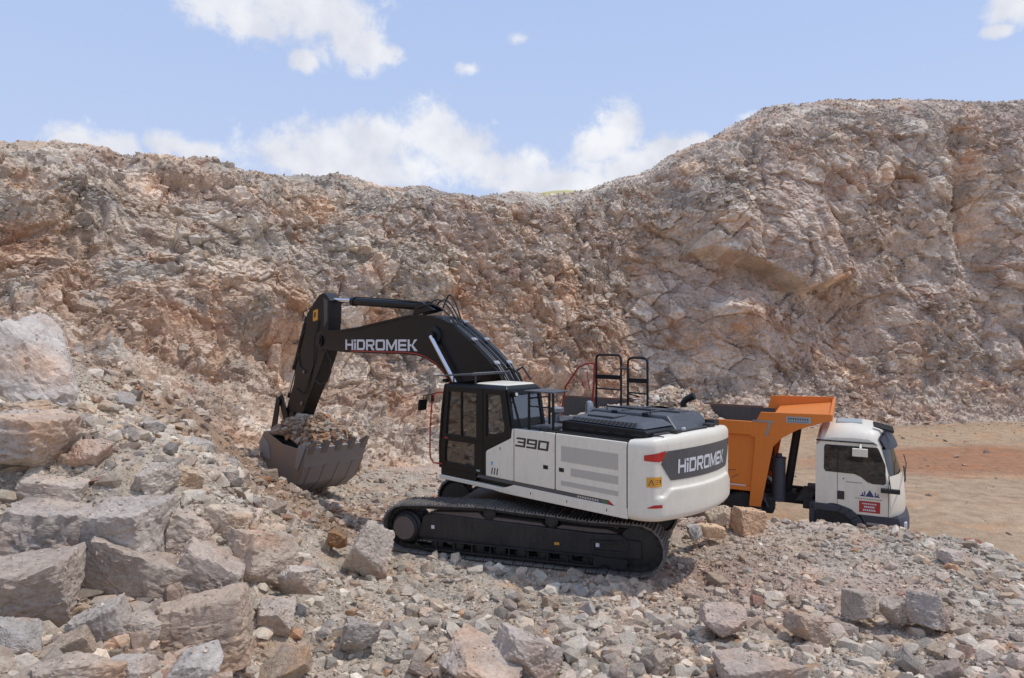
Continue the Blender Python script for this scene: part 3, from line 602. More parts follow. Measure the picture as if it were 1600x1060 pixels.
def at(px, py, d): return Vector(((px-800)/1066.7*d, d, 4.3-(py-527)/1066.7*d))
def mk_rock_mesh(name, sub, rng, asp, rough=.05, planes=9, p=22, jag=0):
    V, F = rock(sub, rng, planes, p, asp, rough, jag)
    me = bpy.data.meshes.new(name); me.from_pydata(V.tolist(), [], F.tolist()); me.materials.append(M['boulder'])
    me.polygons.foreach_set('use_smooth', [True]*len(me.polygons)); me.set_sharp_from_angle(angle=R_(13)); return me
def hero_boulders():
    rng = np.random.default_rng(77)
    # centre px/py in the photo and distance fix the place; half sizes in metres; colour; turn; label
    L = [
     (192,826,9.0,(.66,.5,.47),(172,160,152),(5,-4,-8),'big square grey block with a dark crack below, biggest in the left pile'),
     (84,848,9.3,(.44,.45,.50),(160,148,140),(0,8,20),'upright grey block left of the biggest square block'),
     (205,905,8.6,(.50,.4,.34),(164,146,132),(0,25,30),'wedge of brown grey rock tucked under the biggest square block'),
     (38,592,12.4,(.95,.95,.80),(196,188,182),(10,42,15),'huge pale slab leaning at the top of the left mound'),
     (30,690,10.6,(.85,.6,.42),(182,168,156),(0,6,-10),'long pale ledge of rock at the left edge below the huge slab'),
     (322,985,7.9,(.50,.44,.33),(170,142,120),(0,-10,12),'large rounded tan boulder near the bottom left'),
     (320,905,8.9,(.52,.4,.32),(172,154,142),(0,34,20),'slanting grey slab above the large rounded tan boulder'),
     (400,878,9.7,(.46,.44,.44),(182,160,142),(0,18,60),'pale angular boulder on the right flank of the left pile'),
     (262,905,8.9,(.30,.3,.27),(168,138,116),(0,-16,0),'orange tinged rock between the wedge and the slanting slab'),
     (52,536,14.0,(.58,.4,.17),(148,132,120),(0,14,-8),'flat brown grey slab lying on the crest at far left'),
     (28,935,7.6,(.62,.5,.40),(160,142,130),(0,-5,10),'broad dusty rock against the left edge low down'),
     (152,985,7.4,(.26,.22,.33),(158,150,144),(8,-18,10),'upright grey shard near the bottom left corner'),
     (212,985,7.6,(.25,.22,.21),(160,146,136),(0,20,30),'squat grey rock right of the upright shard'),
     (300,1040,7.0,(.26,.2,.16),(178,172,166),(0,-25,30),'pale shard at the bottom under the rounded tan boulder'),
     (205,1050,6.7,(.24,.2,.16),(166,156,150),(0,15,90),'grey stone cut by the bottom edge at left'),
     (572,862,12.75,(.36,.3,.42),(178,164,152),(0,22,20),'tall pale boulder leaning before the front of the near track'),
     (428,965,8.9,(.25,.2,.2),(176,162,150),(0,10,20),'pale jagged rock right of the left pile'),
     (562,992,9.1,(.28,.22,.19),(146,138,132),(0,12,15),'grey stone alone in the gravel at bottom centre left'),
     (745,1042,8.5,(.48,.4,.24),(172,158,148),(0,16,-20),'broad pale boulder at the bottom centre'),
     (826,1028,8.7,(.36,.34,.27),(168,154,146),(0,24,30),'pointed pale boulder right of the broad one at bottom centre'),
     (1182,1050,8.5,(.46,.36,.20),(170,152,140),(0,-5,0),'wide low tan boulder at the bottom right of centre'),
     (1130,968,9.9,(.32,.24,.19),(178,154,142),(0,10,0),'pinkish rock behind the wide low tan boulder'),
     (1262,978,9.8,(.28,.24,.18),(166,144,128),(0,22,12),'brown angular rock below the middle of the right bench'),
     (1342,942,10.6,(.24,.21,.22),(158,142,130),(0,10,50),'dark brown upright rock on the right bench'),
     (1400,950,10.4,(.22,.2,.2),(176,158,142),(0,-26,10),'tan wedge beside the dark brown upright rock'),
     (1448,955,10.2,(.29,.26,.21),(168,156,148),(0,20,40),'grey brown boulder right of the tan wedge'),
     (1168,815,15.0,(.33,.30,.29),(206,168,134),(0,10,20),'largest orange tan boulder on the crest behind the counterweight'),
     (1128,806,15.2,(.27,.22,.20),(208,184,156),(0,-20,0),'cream coloured block left of the largest crest boulder'),
     (1108,828,14.4,(.25,.2,.15),(206,176,142),(0,8,20),'flat orange tan stone below the cream block'),
     (1086,830,14.2,(.15,.14,.18),(190,188,184),(0,-20,0),'light grey stone beside the far track end'),
     (1523,852,13.8,(.17,.14,.13),(150,98,82),(0,10,0),'red brown stone on the rim of the right bench'),
     (527,843,13.3,(.21,.18,.17),(152,118,88),(0,10,0),'round brown stone left of the near track front'),
     (442,848,12.8,(.22,.2,.16),(176,170,164),(0,10,30),'pale grey stone at the toe of the left slope'),
     (143,712,10.6,(.22,.2,.25),(176,146,128),(30,30,0),'diamond shaped pinkish rock in the left slope'),
     (200,850,8.7,(.0,.0,.0),(0,0,0),(0,0,0),None),
     (288,750,11.2,(.25,.2,.17),(190,162,130),(0,14,10),'yellowish tan block midway up the left slope'),
     (1490,870,12.6,(.24,.2,.15),(176,170,168),(0,8,30),'pale grey rock near the right rim of the bench'),
     (40,645,11.2,(.36,.3,.2),(184,168,150),(0,-10,10),'layered tan rock under the huge pale slab'),
     (1030,1035,8.9,(.22,.2,.2),(150,128,110),(0,14,20),'brown stone right of the pointed boulder at the bottom'),
     (95,772,10.0,(.42,.36,.26),(186,170,156),(0,8,15),'dusty tan slab lying above the upright block at left'),
     (292,838,10.0,(.34,.3,.28),(184,166,150),(0,22,35),'pale block just right of the biggest square block'),
     (238,752,10.9,(.30,.26,.22),(190,176,162),(0,-14,50),'pale wedge on the slope above the biggest square block'),
     (352,822,10.6,(.30,.26,.24),(192,172,150),(0,25,10),'cream angular block high on the right flank of the left pile'),
     (462,905,9.5,(.22,.2,.18),(180,168,156),(0,12,60),'pale block at the foot of the left pile'),
     (118,1055,6.3,(.3,.25,.18),(164,144,128),(0,6,40),'brown dusty rock at the bottom left corner'),
    ]
    for i, (px, py, d, hs, col, rt, lab) in enumerate(L):
        if lab is None: continue
        big = max(hs) > .4
        p = at(px, py, d)
        me = mk_rock_mesh('boulder', 5 if max(hs) > .2 else 3, rng, tuple(h*1.25 for h in hs), .06, 6 if big else 8, 70)
        o = bpy.data.objects.new('boulder', me); COL.objects.link(o)
        for _ in range(16):          # bring it forward until it rests on the slope instead of lying buried in it
            gz = ground(np.array([p.x]), np.array([p.y]), False)[0][0]
            if gz <= p.z+.02: break
            d -= .10; p = at(px, py, d)
        o.location = (p.x, p.y, p.z-.08*hs[2])
        o.rotation_euler = tuple(R_(a) for a in rt)
        cc = np.array(lin(col)); du = (PAL['grey']*.6+PAL['tan']*.25+PAL['lgrey']*.25); cc = cc*.62+du*.42 if i not in (26, 27, 28, 30, 31) else cc*1.1
        o.color = (*cc, 1); o['label'] = lab
        Rm = np.array(o.rotation_euler.to_matrix()); V = np.empty(len(me.vertices)*3); me.vertices.foreach_get('co', V); V = V.reshape(-1, 3)@Rm.T
        nn = V/np.linalg.norm(V, axis=1)[:, None]; up = np.where((nn[:, 2] > .55) & (V[:, 2] > .35*V[:, 2].max()))[0]
        if max(hs) > .24 and len(up) > 20:
            kk = rng.choice(up, int(14+60*max(hs)**2)); CHIPS.append(V[kk]+np.array(o.location)+[0, 0, .004]); o['category'] = 'boulder'
        PLACED.append((p.x, p.y, max(hs[0], hs[1]))); HEROES.append((px, py, SHORT[len(HEROES)]))
PLACED = []; HEROES = []; CHIPS = []
SHORT = ['biggest square grey block', 'upright block at the left', 'wedge under the square block', 'huge pale slab', 'long pale ledge', 'large rounded tan boulder', 'slanting grey slab', 'boulder on the left flank', 'orange tinged rock', 'flat crest slab', 'broad dusty rock', 'upright grey shard', 'squat grey rock', 'pale shard at the bottom', 'grey stone at the bottom edge', 'tall boulder before the track', 'pale jagged rock', 'lone grey stone', 'broad boulder at the bottom', 'pointed pale boulder', 'wide low tan boulder', 'pinkish rock', 'brown angular rock', 'dark brown upright rock', 'tan wedge', 'grey brown boulder', 'largest crest boulder', 'cream block', 'flat orange tan stone', 'light grey stone by the track', 'red brown rim stone', 'round brown stone', 'pale stone at the slope toe', 'diamond shaped rock', 'yellowish block', 'pale rim rock', 'layered tan rock', 'brown stone at the bottom', 'dusty tan slab', 'pale block by the square block', 'pale wedge on the slope', 'cream angular block', 'pale block at the pile foot', 'brown corner rock']
hero_boulders()
def chips():
    rng = np.random.default_rng(8); P = np.concatenate(CHIPS); r = .012+.03*rng.random(len(P))**2.5
    o = scatter('stone_chips', P, r, stone_cols(P[:, 0], P[:, 1], P[:, 2], rng), 1, rng)
    o['label'] = 'small chips and dust lying on top of the boulders'; o['category'] = 'chips'
chips()
MID = {}
def mid_rocks():
    rng = np.random.default_rng(31)
    temps = [mk_rock_mesh('rock', 5, rng, (1, rng.uniform(.65, .95), rng.uniform(.5, .8)), .05, 8, 60) for _ in range(18)]
    kinds = [('pale grey angular rock lying loose in the rubble field', (188, 180, 174), 'pale grey loose rocks'), ('pinkish brown angular rock lying loose in the rubble field', (178, 152, 140), 'pinkish loose rocks'),
             ('tan angular rock lying loose in the rubble field', (184, 156, 128), 'tan loose rocks'), ('dark grey angular rock lying loose in the rubble field', (136, 128, 124), 'dark grey loose rocks')]
    cnt = 0; tries = 0
    while cnt < 245 and tries < 9000:
        tries += 1
        Y = 5.6*(17.5/5.6)**rng.random()
        X = rng.uniform(-.82, .80)*Y
        left = X < -2.2-.05*Y
        if not left and (Y > 11.5 and rng.random() < .8 or rng.random() < .35): continue
        z, fl = ground(np.array([X]), np.array([Y])); z = z[0]
        if fl[0] > .2 or blocked(np.array([X]), np.array([Y]), z)[0]: continue
        a, b = track_xy(np.array([X]), np.array([Y]))
        if abs(a[0]-.27) < 3.3 and abs(b[0]) < 2.2: continue
        if left and rng.random() < .0: continue
        r = (.085+.10*rng.random()**2.0*(2.0 if left else 1.1))*(Y/9)**.35*(1.25 if Y < 9.5 else 1)
        if any((X-x)**2+(Y-y)**2 < (q*.8+r)**2 for x, y, q in PLACED): continue
        PLACED.append((X, Y, r*.8))
        k = rng.choice(4, p=[.38, .28, .22, .12]); lab, col, grp = kinds[k]
        o = bpy.data.objects.new('rock', temps[rng.integers(0, len(temps))]); COL.objects.link(o)
        o.location = (X, Y, z+r*.25); o.scale = (r, r*rng.uniform(.85, 1.1), r*rng.uniform(.85, 1.15))
        o.rotation_euler = (rng.normal()*.35, rng.normal()*.35, rng.uniform(0, 6.28))
        v = rng.uniform(.85, 1.12); cc = (np.array(lin(col))*.55+PAL['grey']*.5)*v; o.color = (*cc, 1)
        o['category'] = 'rock'; o['group'] = 'medium rocks lying loose in the rubble'; cnt += 1
        # where it lies, told by the nearest big boulder
        u, v = 800+1067*X/Y, 527+1067*(4.3-z)/Y
        d, hx, hy, hn = min((math.hypot(u-a, v-b), a, b, c) for a, b, c in HEROES)
        dr = ('left of' if u < hx else 'right of') if abs(u-hx) > abs(v-hy) else ('above' if v < hy else 'below')
        MID.setdefault((lab.split(' angular')[0], dr, hn), []).append((d, o))
    for (cn, dr, hn), lst in MID.items():
        for i, (d, o) in enumerate(sorted(lst, key=lambda t: t[0])):
            o['label'] = (('', 'second ', 'third ', 'fourth ', 'fifth ', 'sixth ', 'seventh ', 'eighth ', 'ninth ', 'tenth ', 'eleventh ', 'twelfth ', 'thirteenth ', 'fourteenth ', 'fifteenth ', 'sixteenth ')[min(i, 15)]+('' if len(lst) == 1 else 'nearest ')+f'{cn} rock {dr} the {hn}').strip()
mid_rocks()

# ------------------------------------------------------------------ excavator
def arcpts(path, n):                     # resample a closed polyline evenly
    P = np.array(path+[path[0]], float); l = np.concatenate([[0], np.cumsum(np.linalg.norm(np.diff(P, axis=0), axis=1))])
    u = np.linspace(0, l[-1], n, endpoint=False); return [(np.interp(a, l, P[:, 0]), np.interp(a, l, P[:, 1])) for a in u], l[-1]
def build_excavator():
    UP = R_(136.05); OFF = (0, 0, .12)
    root = empty('excavator', (EX[0], EX[1], -.12), (0, 0, UP), 'big white and black crawler excavator with a full bucket standing on the rubble bench', 'excavator')
    TM = Matrix.Rotation(R_(161.82)-UP, 4, 'Z')
    b = lambda: B(OFF); t = lambda: B(OFF, TM)
    # ---- undercarriage
    q = t(); q.box(-1.5, 1.9, -.75, .75, .32, .80); q.box(-1.1, -.5, -1.3, 1.3, .3, .72); q.box(1.0, 1.6, -1.3, 1.3, .3, .72)
    car = q.done('car_body', 'under', root, .04)
    q = b(); q.tube([(0, 0, .80), (0, 0, 1.19)], .78, 32); q.done('slewing_ring', 'under', root, .01)
    path = [(2.72, .86), (2.2, .90), (1.6, .925), (.85, .955), (.2, .915), (-.38, .90), (-1.1, .85), (-2.1, .865)] + arc(-2.1, .375, .49, 90, 270, 14)[1:] + [(-1.0, -.115), (1.0, -.115), (2.5, -.115)] + arc(2.69, .37, .49, -90, 90, 14)[1:-1]
    for sgn in (1, -1):
        y0, y1 = (1.08, 1.70) if sgn > 0 else (-1.70, -1.08)
        pts, Lp = arcpts(path, 62); n = len(pts)
        q = t()
        for i in range(n):
            x0, z0 = pts[i-1]; x1, z1 = pts[i]; dx, dz = x1-x0, z1-z0; l = math.hypot(dx, dz); dx /= l; dz /= l; nx, nz = dz, -dx
            # travel runs rear over the top; flip the normal outwards
            cx, cz = (x0+x1)/2-.3, (z0+z1)/2-.38
            if nx*cx+nz*cz < 0: nx, nz = -nx, -nz
            def P(a, h): return (x0+dx*a+nx*h, z0+dz*a+nz*h)
            g = l*.94
            q.prism([P(l*.03, -.03), P(g, -.03), P(g, 0), P(l*.03, 0)], y0, y1)
            for k, hh in ((.10, .034), (.45, .026), (.80, .026)):
                q.prism([P(l*k, .0005), P(l*k+.028, .0005), P(l*k+.020, hh), P(l*k+.008, hh)], y0+.004, y1-.004)
        tb = q.done('track', 'shoe', root)
        # chain behind the shoes
        q = t(); ym = (y0+y1)/2
        for yy in (ym-.12, ym+.08):
            for i in range(n):
                x0, z0 = pts[i-1]; x1, z1 = pts[i]; dx, dz = x1-x0, z1-z0; l = math.hypot(dx, dz); dx /= l; dz /= l; nx, nz = dz, -dx
                cx, cz = (x0+x1)/2-.3, (z0+z1)/2-.38
                if nx*cx+nz*cz < 0: nx, nz = -nx, -nz
                def P(a, h): return (x0+dx*a+nx*h, z0+dz*a+nz*h)
                q.prism([P(-.01, -.13), P(l*.9, -.13), P(l, -.032), P(0, -.032)], yy, yy+.05)
        q.done('chain', 'under', tb)
        o = 1 if sgn > 0 else -1
        def Y(a): return a*o
        q = t(); q.prism([(-1.9, .12), (2.25, .12), (2.42, .22), (2.30, .62), (2.1, .70), (.9, .66), (.3, .64), (-1.2, .58), (-1.75, .60), (-1.9, .5)], Y(1.2), Y(1.56))
        fr = q.done('track_frame', 'under', tb, .025)
        q = t()   # rolled guard rails along the frame
        q.box(-1.25, 2.30, Y(1.56), Y(1.63), .155, .185); q.box(-1.25, 2.22, Y(1.56), Y(1.64), -.035, .0)
        q.hexa([(2.20, Y(1.56), -.035), (2.24, Y(1.56), -.035), (2.46, Y(1.56), .07), (2.43, Y(1.56), .09), (2.20, Y(1.63), -.035), (2.24, Y(1.63), -.035), (2.46, Y(1.63), .07), (2.43, Y(1.63), .09)])
        q.hexa([(2.43, Y(1.56), .09), (2.46, Y(1.56), .07), (2.33, Y(1.56), .185), (2.30, Y(1.56), .165), (2.43, Y(1.63), .09), (2.46, Y(1.63), .07), (2.33, Y(1.63), .185), (2.30, Y(1.63), .165)])
        for k in range(9): q.box(-1.15+k*.39, -1.12+k*.39, Y(1.56), Y(1.615), .0, .155)
        q.prism([(-1.9, .16), (-1.25, .18), (-1.25, -.03), (-1.36, -.03), (-1.42, .03), (-1.52, .03), (-1.60, -.03), (-1.88, -.02)], Y(1.57), Y(1.62))
        q.ring([(-1.92, .50), (-1.2, .46), (-1.2, .24), (-1.92, .25)], [(-1.86, .45), (-1.26, .41), (-1.26, .29), (-1.86, .30)], Y(1.56), Y(1.60))
        q.done('track_guard', 'dblack', tb, .008)
        q = t(); q.prism([(.95, .662), (2.1, .702), (2.28, .63), (2.05, .72), (1.1, .78)], Y(1.22), Y(1.53))
        q.prism([(-.3, .625), (.3, .645), (.88, .66), (.80, .72), (-.2, .68)], Y(1.22), Y(1.53)); q.prism([(-1.7, .60), (-1.2, .585), (-.5, .61), (-.6, .67), (-1.5, .66)], Y(1.24), Y(1.5))
        q.done('caked_mud', 'mud', tb, .02)
        for xx, zz in ((.86, .78), (-.42, .74)):
            q = t(); q.disc_lathe((xx, 0, zz), [(.0, Y(1.16)), (.10, Y(1.16)), (.10, Y(1.5)), (.13, Y(1.5)), (.13, Y(1.54)), (.07, Y(1.57)), (0, Y(1.575))], 20); q.done('carrier_roller', 'under', tb, smooth=True)
        for k in range(8):
            xx = 2.0-k*.45; q = t(); q.disc_lathe((xx, 0, .07), [(0, Y(1.2)), (.11, Y(1.2)), (.11, Y(1.5)), (.13, Y(1.52)), (.06, Y(1.555)), (0, Y(1.556))], 18); q.done('track_roller', 'under', tb, smooth=True)
        q = t(); q.disc_lathe((2.69, 0, .37), [(0, Y(1.1)), (.37, Y(1.1)), (.37, Y(1.42)), (.33, Y(1.42)), (.33, Y(1.52)), (.285, Y(1.56)), (.285, Y(1.61)), (.25, Y(1.635)), (0, Y(1.64))], 36)
        for k in range(21):
            a = 2*math.pi*k/21; c_, s_ = math.cos(a), math.sin(a); w = .03
            q.hexa([(2.69+.36*c_-w*s_*-1, yy, .37+.36*s_+w*c_*-1) if False else (2.69+r*c_+e*s_, yy, .37+r*s_-e*c_) for yy in (Y(1.36), Y(1.42)) for r, e in ((.35, .035), (.43, .018), (.43, -.018), (.35, -.035))])
        for k in range(16):
            a = 2*math.pi*k/16; q.cyl((2.69+.265*math.cos(a), Y(1.61), .37+.265*math.sin(a)), (2.69+.265*math.cos(a), Y(1.632), .37+.265*math.sin(a)), .012, 6)
        q.done('sprocket', 'mud' if False else 'under', tb, smooth=True)
        q = t(); q.disc_lathe((2.69, 0, .37), [(.0, Y(1.6405)), (.235, Y(1.6405)), (.235, Y(1.650)), (0, Y(1.655))], 30); q.done('hub_cover', 'mud', tb, smooth=True)
        q = t(); q.disc_lathe((-2.1, 0, .375), [(0, Y(1.12)), (.40, Y(1.12)), (.40, Y(1.24)), (.34, Y(1.26)), (.34, Y(1.42)), (.40, Y(1.44)), (.40, Y(1.50)), (.2, Y(1.53)), (0, Y(1.54))], 32); q.done('idler', 'under', tb, smooth=True)
        q = t(); q.box(-2.15, -1.7, Y(1.5), Y(1.58), .18, .52); q.done('idler_yoke', 'under', tb, .02)
        if sgn > 0:
            for xx, zz, mt in ((2.08, .42, 'ltext'), (-1.33, .385, 'ltext')): q = t(); q.box(xx-.035, xx+.035, 1.60, 1.606, zz-.035, zz+.035) if xx < 0 else q.box(xx-.035, xx+.035, 1.561, 1.567, zz-.035, zz+.035); q.done('reflector', mt, tb)
            q = t(); q.box(-.58, -.48, 1.561, 1.567, .30, .35); q.done('warning_sticker', 'yellow', tb)
    # ---- upper frame
    q = b(); q.box(-2.9, 1.85, -1.36, 1.36, 1.195, 1.45); q.box(-2.95, .5, -1.42, 1.40, 1.36, 2.40); q.done('turntable', 'dblack', root, .02)
    q = b(); q.prism([(1.98, 1.185), (2.0, 1.27), (.02, 1.27), (-.1, 1.30), (-.30, 1.372), (-2.985, 1.372), (-2.985, 1.19), (-.2, 1.165), (.1, 1.17), (.3, 1.185)], 1.40, 1.485)
    q.done('side_sill', 'white', root, .012)
    q = b(); q.prism([(.80, 1.372), (.72, 1.44), (-2.56, 1.44), (-2.70, 1.375)], 1.42, 1.478); st = q.done('trim_stripe', 'grey', root, .004)
    q = b(); q.face([(-2.50, 1.4805, 1.376), (-2.58, 1.4805, 1.376), (-2.52, 1.4805, 1.44), (-2.44, 1.4805, 1.44)]); q.done('green_chevron', 'green', st)
    q = b(); q.face([(-2.60, 1.4805, 1.376), (-2.70, 1.4805, 1.376), (-2.62, 1.4805, 1.44), (-2.54, 1.4805, 1.44)]); q.done('red_chevron', 'red', st)
    q = b()
    for k in range(9):
        x = -1.90-k*.055; q.face([(x, 1.4805, 1.392), (x-.038, 1.4805, 1.392), (x-.038, 1.4805, 1.425), (x, 1.4805, 1.425)])
    q.done('small_lettering', 'mesh', st)
    q = b(); q.box(1.95, .82, .45, 1.46, 1.272, 1.44); q.done('cab_step', 'black', root, .015)
    # side doors
    q = b(); q.prism([(.50, 1.445), (.50, 1.93), (.46, 1.975), (-.22, 2.29), (-.245, 2.47), (-.285, 2.49), (-.285, 1.445)], 1.43, 1.482); sp = q.done('side_panel', 'white', root, .014)
    q = b()
    for k in range(3):
        x = .34-k*.075; q.face([(x, 1.4845, 1.50), (x-.03, 1.4845, 1.50), (x-.055, 1.4845, 1.64), (x-.025, 1.4845, 1.64)])
    q.done('slot_mark', 'dtext', sp)
    q = b(); q.tube([(.31, 1.484, 1.735), (.31, 1.4865, 1.735)], .032, 16); q.box(.335, .285, 1.484, 1.486, 1.69, 1.71); q.done('blue_mark', 'skyblue', sp)
    q = b(); q.box(.09, .07, 1.484, 1.487, 2.02, 2.08); q.done('keyhole', 'dtext', sp)
    q = b(); q.prism([(-.312, 1.445), (-.312, 2.49), (-1.352, 2.50), (-1.352, 1.445)], 1.43, 1.483); p2 = q.done('side_panel', 'white', root, .014)
    lettering('model_number', '390', lambda u, v: (-.34-.86*u-.03*v, 1.4855, 2.145+.185*v), 'dtext', p2, .13, off=OFF)
    q = b(); q.box(-1.08, -1.20, 1.484, 1.492, 1.80, 1.875); q.done('door_latch', 'dtext', p2, .004)
    q = b(); q.box(-1.11, -1.17, 1.4925, 1.497, 1.815, 1.86); q.done('latch_handle', 'black', p2)
    q = b(); q.prism([(-1.385, 1.445), (-1.385, 2.50), (-2.965, 2.50), (-2.965, 1.30), (-2.70, 1.38), (-2.6, 1.445)], 1.43, 1.484); p3 = q.done('side_panel', 'white', root, .014)
    for x0, x1, z0, z1 in ((-1.52, -2.80, 2.0, 2.285), (-1.75, -2.80, 1.755, 1.90), (-1.52, -2.80, 1.555, 1.64)):
        q = b(); q.box(x0, x1, 1.4845, 1.4875, z0, z1); nn = int((z1-z0)/.02)
        g = q.done('vent_grille', 'mesh', p3)
    q = b(); q.box(-1.47, -1.59, 1.485, 1.493, 1.80, 1.875); q.done('door_latch', 'dtext', p3, .004)
    q = b(); q.box(-1.50, -1.56, 1.4935, 1.498, 1.815, 1.86); q.done('latch_handle', 'black', p3)
    q = b()
    for x in (-.75, -1.65, -2.55): q.box(x, x-.015, 1.4855, 1.489, 1.25, 1.30)
    q.done('drain_mark', 'dtext', root)
    # ---- counterweight: lofted tail
    C = []
    for i in range(13):
        a = i/12; C.append(((1-a)**2*-3.0+2*a*(1-a)*-3.36+a*a*-3.52, (1-a)**2*1.482+2*a*(1-a)*1.47+a*a*1.20))
    Rr, cx = 3.39, -3.77+3.39
    for i in range(1, 24):
        y = 1.20-2.40*i/24; C.append((cx-math.sqrt(Rr*Rr-y*y)+.0, y))
    dxs = C[12][0]-(cx-math.sqrt(Rr*Rr-1.44))
    C = [(x+(dxs if j > 12 else 0), y) for j, (x, y) in enumerate(C)]; C += [(x, -y) for x, y in C[:13]][::-1]
    C = [(-2.995, 1.482)]+C[1:-1]+[(-2.995, -1.482)]
    Cn = np.array(C); tl = np.concatenate([[0], np.cumsum(np.linalg.norm(np.diff(Cn, axis=0), axis=1))]); TL = tl[-1]
    tang = np.gradient(Cn, axis=0); nrm = np.stack([tang[:, 1], -tang[:, 0]], 1); nrm /= np.linalg.norm(nrm, axis=1)[:, None]
    if nrm[20, 0] > 0: nrm = -nrm
    ledge_f = lambda s: float(sstep(.62, .85, s)*sstep(TL-.62, TL-.85, s))
    def inset(s, z):
        zl = 1.70-.13*(1-ledge_f(s)); f = float(sstep(.45, .62, s)*sstep(TL-.45, TL-.62, s))
        r = .055*f*float(sstep(zl, zl+.055, z)) - .02*f*float(sstep(1.86, 2.4, z))
        if z < 1.30: r += .13*(1-math.sqrt(max(0, 1-((1.30-z)/.13)**2)))
        if z > 2.42: r += .12*(1-math.sqrt(max(0, 1-((z-2.42)/.125)**2)))
        return r
    def ctop(s): return .10*math.sin(math.pi*min(max(s/TL, 0), 1))**1.0
    def tail(s, z, out=0.):
        x = np.interp(s, tl, Cn[:, 0]); y = np.interp(s, tl, Cn[:, 1]); nx = np.interp(s, tl, nrm[:, 0]); ny = np.interp(s, tl, nrm[:, 1])
        k = out-inset(s, z); zz = z+(ctop(s)*float(sstep(2.1, 2.54, z)))
        return (x+nx*k, y+ny*k, zz)
    zs = [1.17, 1.175, 1.19, 1.22, 1.26, 1.30, 1.40, 1.5, 1.56, 1.585, 1.60, 1.625, 1.66, 1.69, 1.71, 1.725, 1.74, 1.77, 1.86, 2.0, 2.2, 2.36, 2.42, 2.46, 2.50, 2.525, 2.54]
    ss = list(np.linspace(0, TL, 90))
    q = b(); Gd = [[tail(s, z) for s in ss] for z in zs]
    top = [(-2.995+.0*p[0], p[1], p[2]) for p in Gd[-1]]; bot = [(-2.995, p[1], p[2]) for p in Gd[0]]
    inn = [tail(s, 2.54, -.16) for s in ss]; Gd += [inn, [(p[0], p[1], p[2]-.10) for p in inn]]
    q.grid([bot]+Gd+[[(-2.995, p[1], p[2]-.10) for p in top]])
    cw = q.done('counterweight', 'white', root, smooth=True)
    s0 = tl[12]   # where the lateral arc begins (y = +1.20)
    def strip(name, poly, mat, out=.004, n=14):    # poly: lower and upper edge as functions of s
        q = b(); sA, sB, lo, hi = poly; rows = []
        for j in range(5):
            rows.append([tail(s, lo(s)+(hi(s)-lo(s))*j/4, out) for s in np.linspace(sA, sB, n)])
        q.grid(rows); return q.done(name, mat, cw, smooth=False)
    def lerp(x0, y0, x1, y1): return lambda s: y0+(y1-y0)*min(max((s-x0)/(x1-x0), 0), 1)
    def pw(P): return lambda s: float(np.interp(s, [p[0] for p in P], [p[1] for p in P]))
    a = s0-.02
    plate = strip('name_plate', (a, TL-a, pw([(a, 2.15), (a+.22, 1.86), (TL-a-.22, 1.86), (TL-a, 2.15)]), pw([(a, 2.16), (a+.10, 2.335), (TL-a-.10, 2.335), (TL-a, 2.16)])), 'grey', .006, 60)
    strip('red_band', (s0-.33, a+.10, pw([(s0-.33, 2.215), (s0-.06, 2.19), (a+.02, 2.20), (a+.10, 2.335)]), pw([(s0-.33, 2.30), (s0-.05, 2.33), (a+.10, 2.345)])), 'redlamp', .010, 16)
    strip('red_band', (TL-a-.10, TL-s0+.33, pw([(TL-a-.10, 2.335), (TL-a-.02, 2.20), (TL-s0+.33, 2.215)]), pw([(TL-a-.10, 2.345), (TL-s0+.05, 2.33), (TL-s0+.33, 2.30)])), 'redlamp', .010, 16)
    strip('red_reflector', (s0-.28, s0-.02, pw([(s0-.28, 1.42), (s0-.2, 1.42), (s0-.02, 1.425)]), pw([(s0-.28, 1.43), (s0-.16, 1.475), (s0-.02, 1.48)])), 'redlamp', .006, 8)
    strip('red_reflector', (TL-s0+.02, TL-s0+.28, pw([(TL-s0+.02, 1.425), (TL-s0+.28, 1.42)]), pw([(TL-s0+.02, 1.48), (TL-s0+.28, 1.44)])), 'redlamp', .006, 8)
    sk = strip('warning_sticker', (s0-.29, s0+.0, lambda s: 1.775, lambda s: 1.94), 'yellow', .008, 8)
    q = b()
    for u0, v0, u1, v1 in ((.10, .2, .40, .26), (.10, .2, .25, .75), (.40, .2, .25, .75)):
        q.face([tail(s0-.29+.29*u, 1.775+.165*v, .0095) for u, v in ((u0, v0), (u0+.05, v0), (u1+.05, v1), (u1, v1))])
    q.face([tail(s0-.29+.29*u, 1.775+.165*v, .0095) for u, v in ((.83, .30), (.90, .30), (.92, .72), (.80, .72))])
    for k in range(3): q.face([tail(s0-.29+.29*u, 1.775+.165*v, .0095) for u, v in ((.52, .25+k*.2), (.72, .25+k*.2), (.72, .32+k*.2), (.52, .32+k*.2))])
    q.done('sticker_print', 'dtext', cw)
    sA, sB = s0+.36, TL-s0-.50
    lettering('lettering', 'HiDROMEK', lambda u, v: tail(sA+(sB-sA)*u, 1.965+.235*v, .0105), 'ltext', cw, .14, off=OFF)
    # ---- decks and hood
    q = b(); q.box(-.35, -3.15, -1.46, 1.46, 2.405, 2.485); q.box(.9, -.35, -1.46, .36, 2.3, 2.42); q.done('deck', 'hood', root, .015)
    q = b(); q.prism([(-1.30, 2.487), (-1.30, 2.70), (-1.36, 2.72), (-3.12, 2.685), (-3.20, 2.66), (-3.20, 2.487)], .30, 1.20)
    hd = q.done('engine_hood', 'black', root, .02)
    q = b(); q.hexa([(-1.33, .25, 2.737), (-3.16, .25, 2.70), (-3.12, 1.16, 2.70), (-1.36, 1.16, 2.737), (-1.40, .30, 2.83), (-2.96, .30, 2.80), (-2.90, 1.00, 2.775), (-1.44, 1.02, 2.80)]); q.done('hood_cover', 'hood', hd, .02)
    q = b()
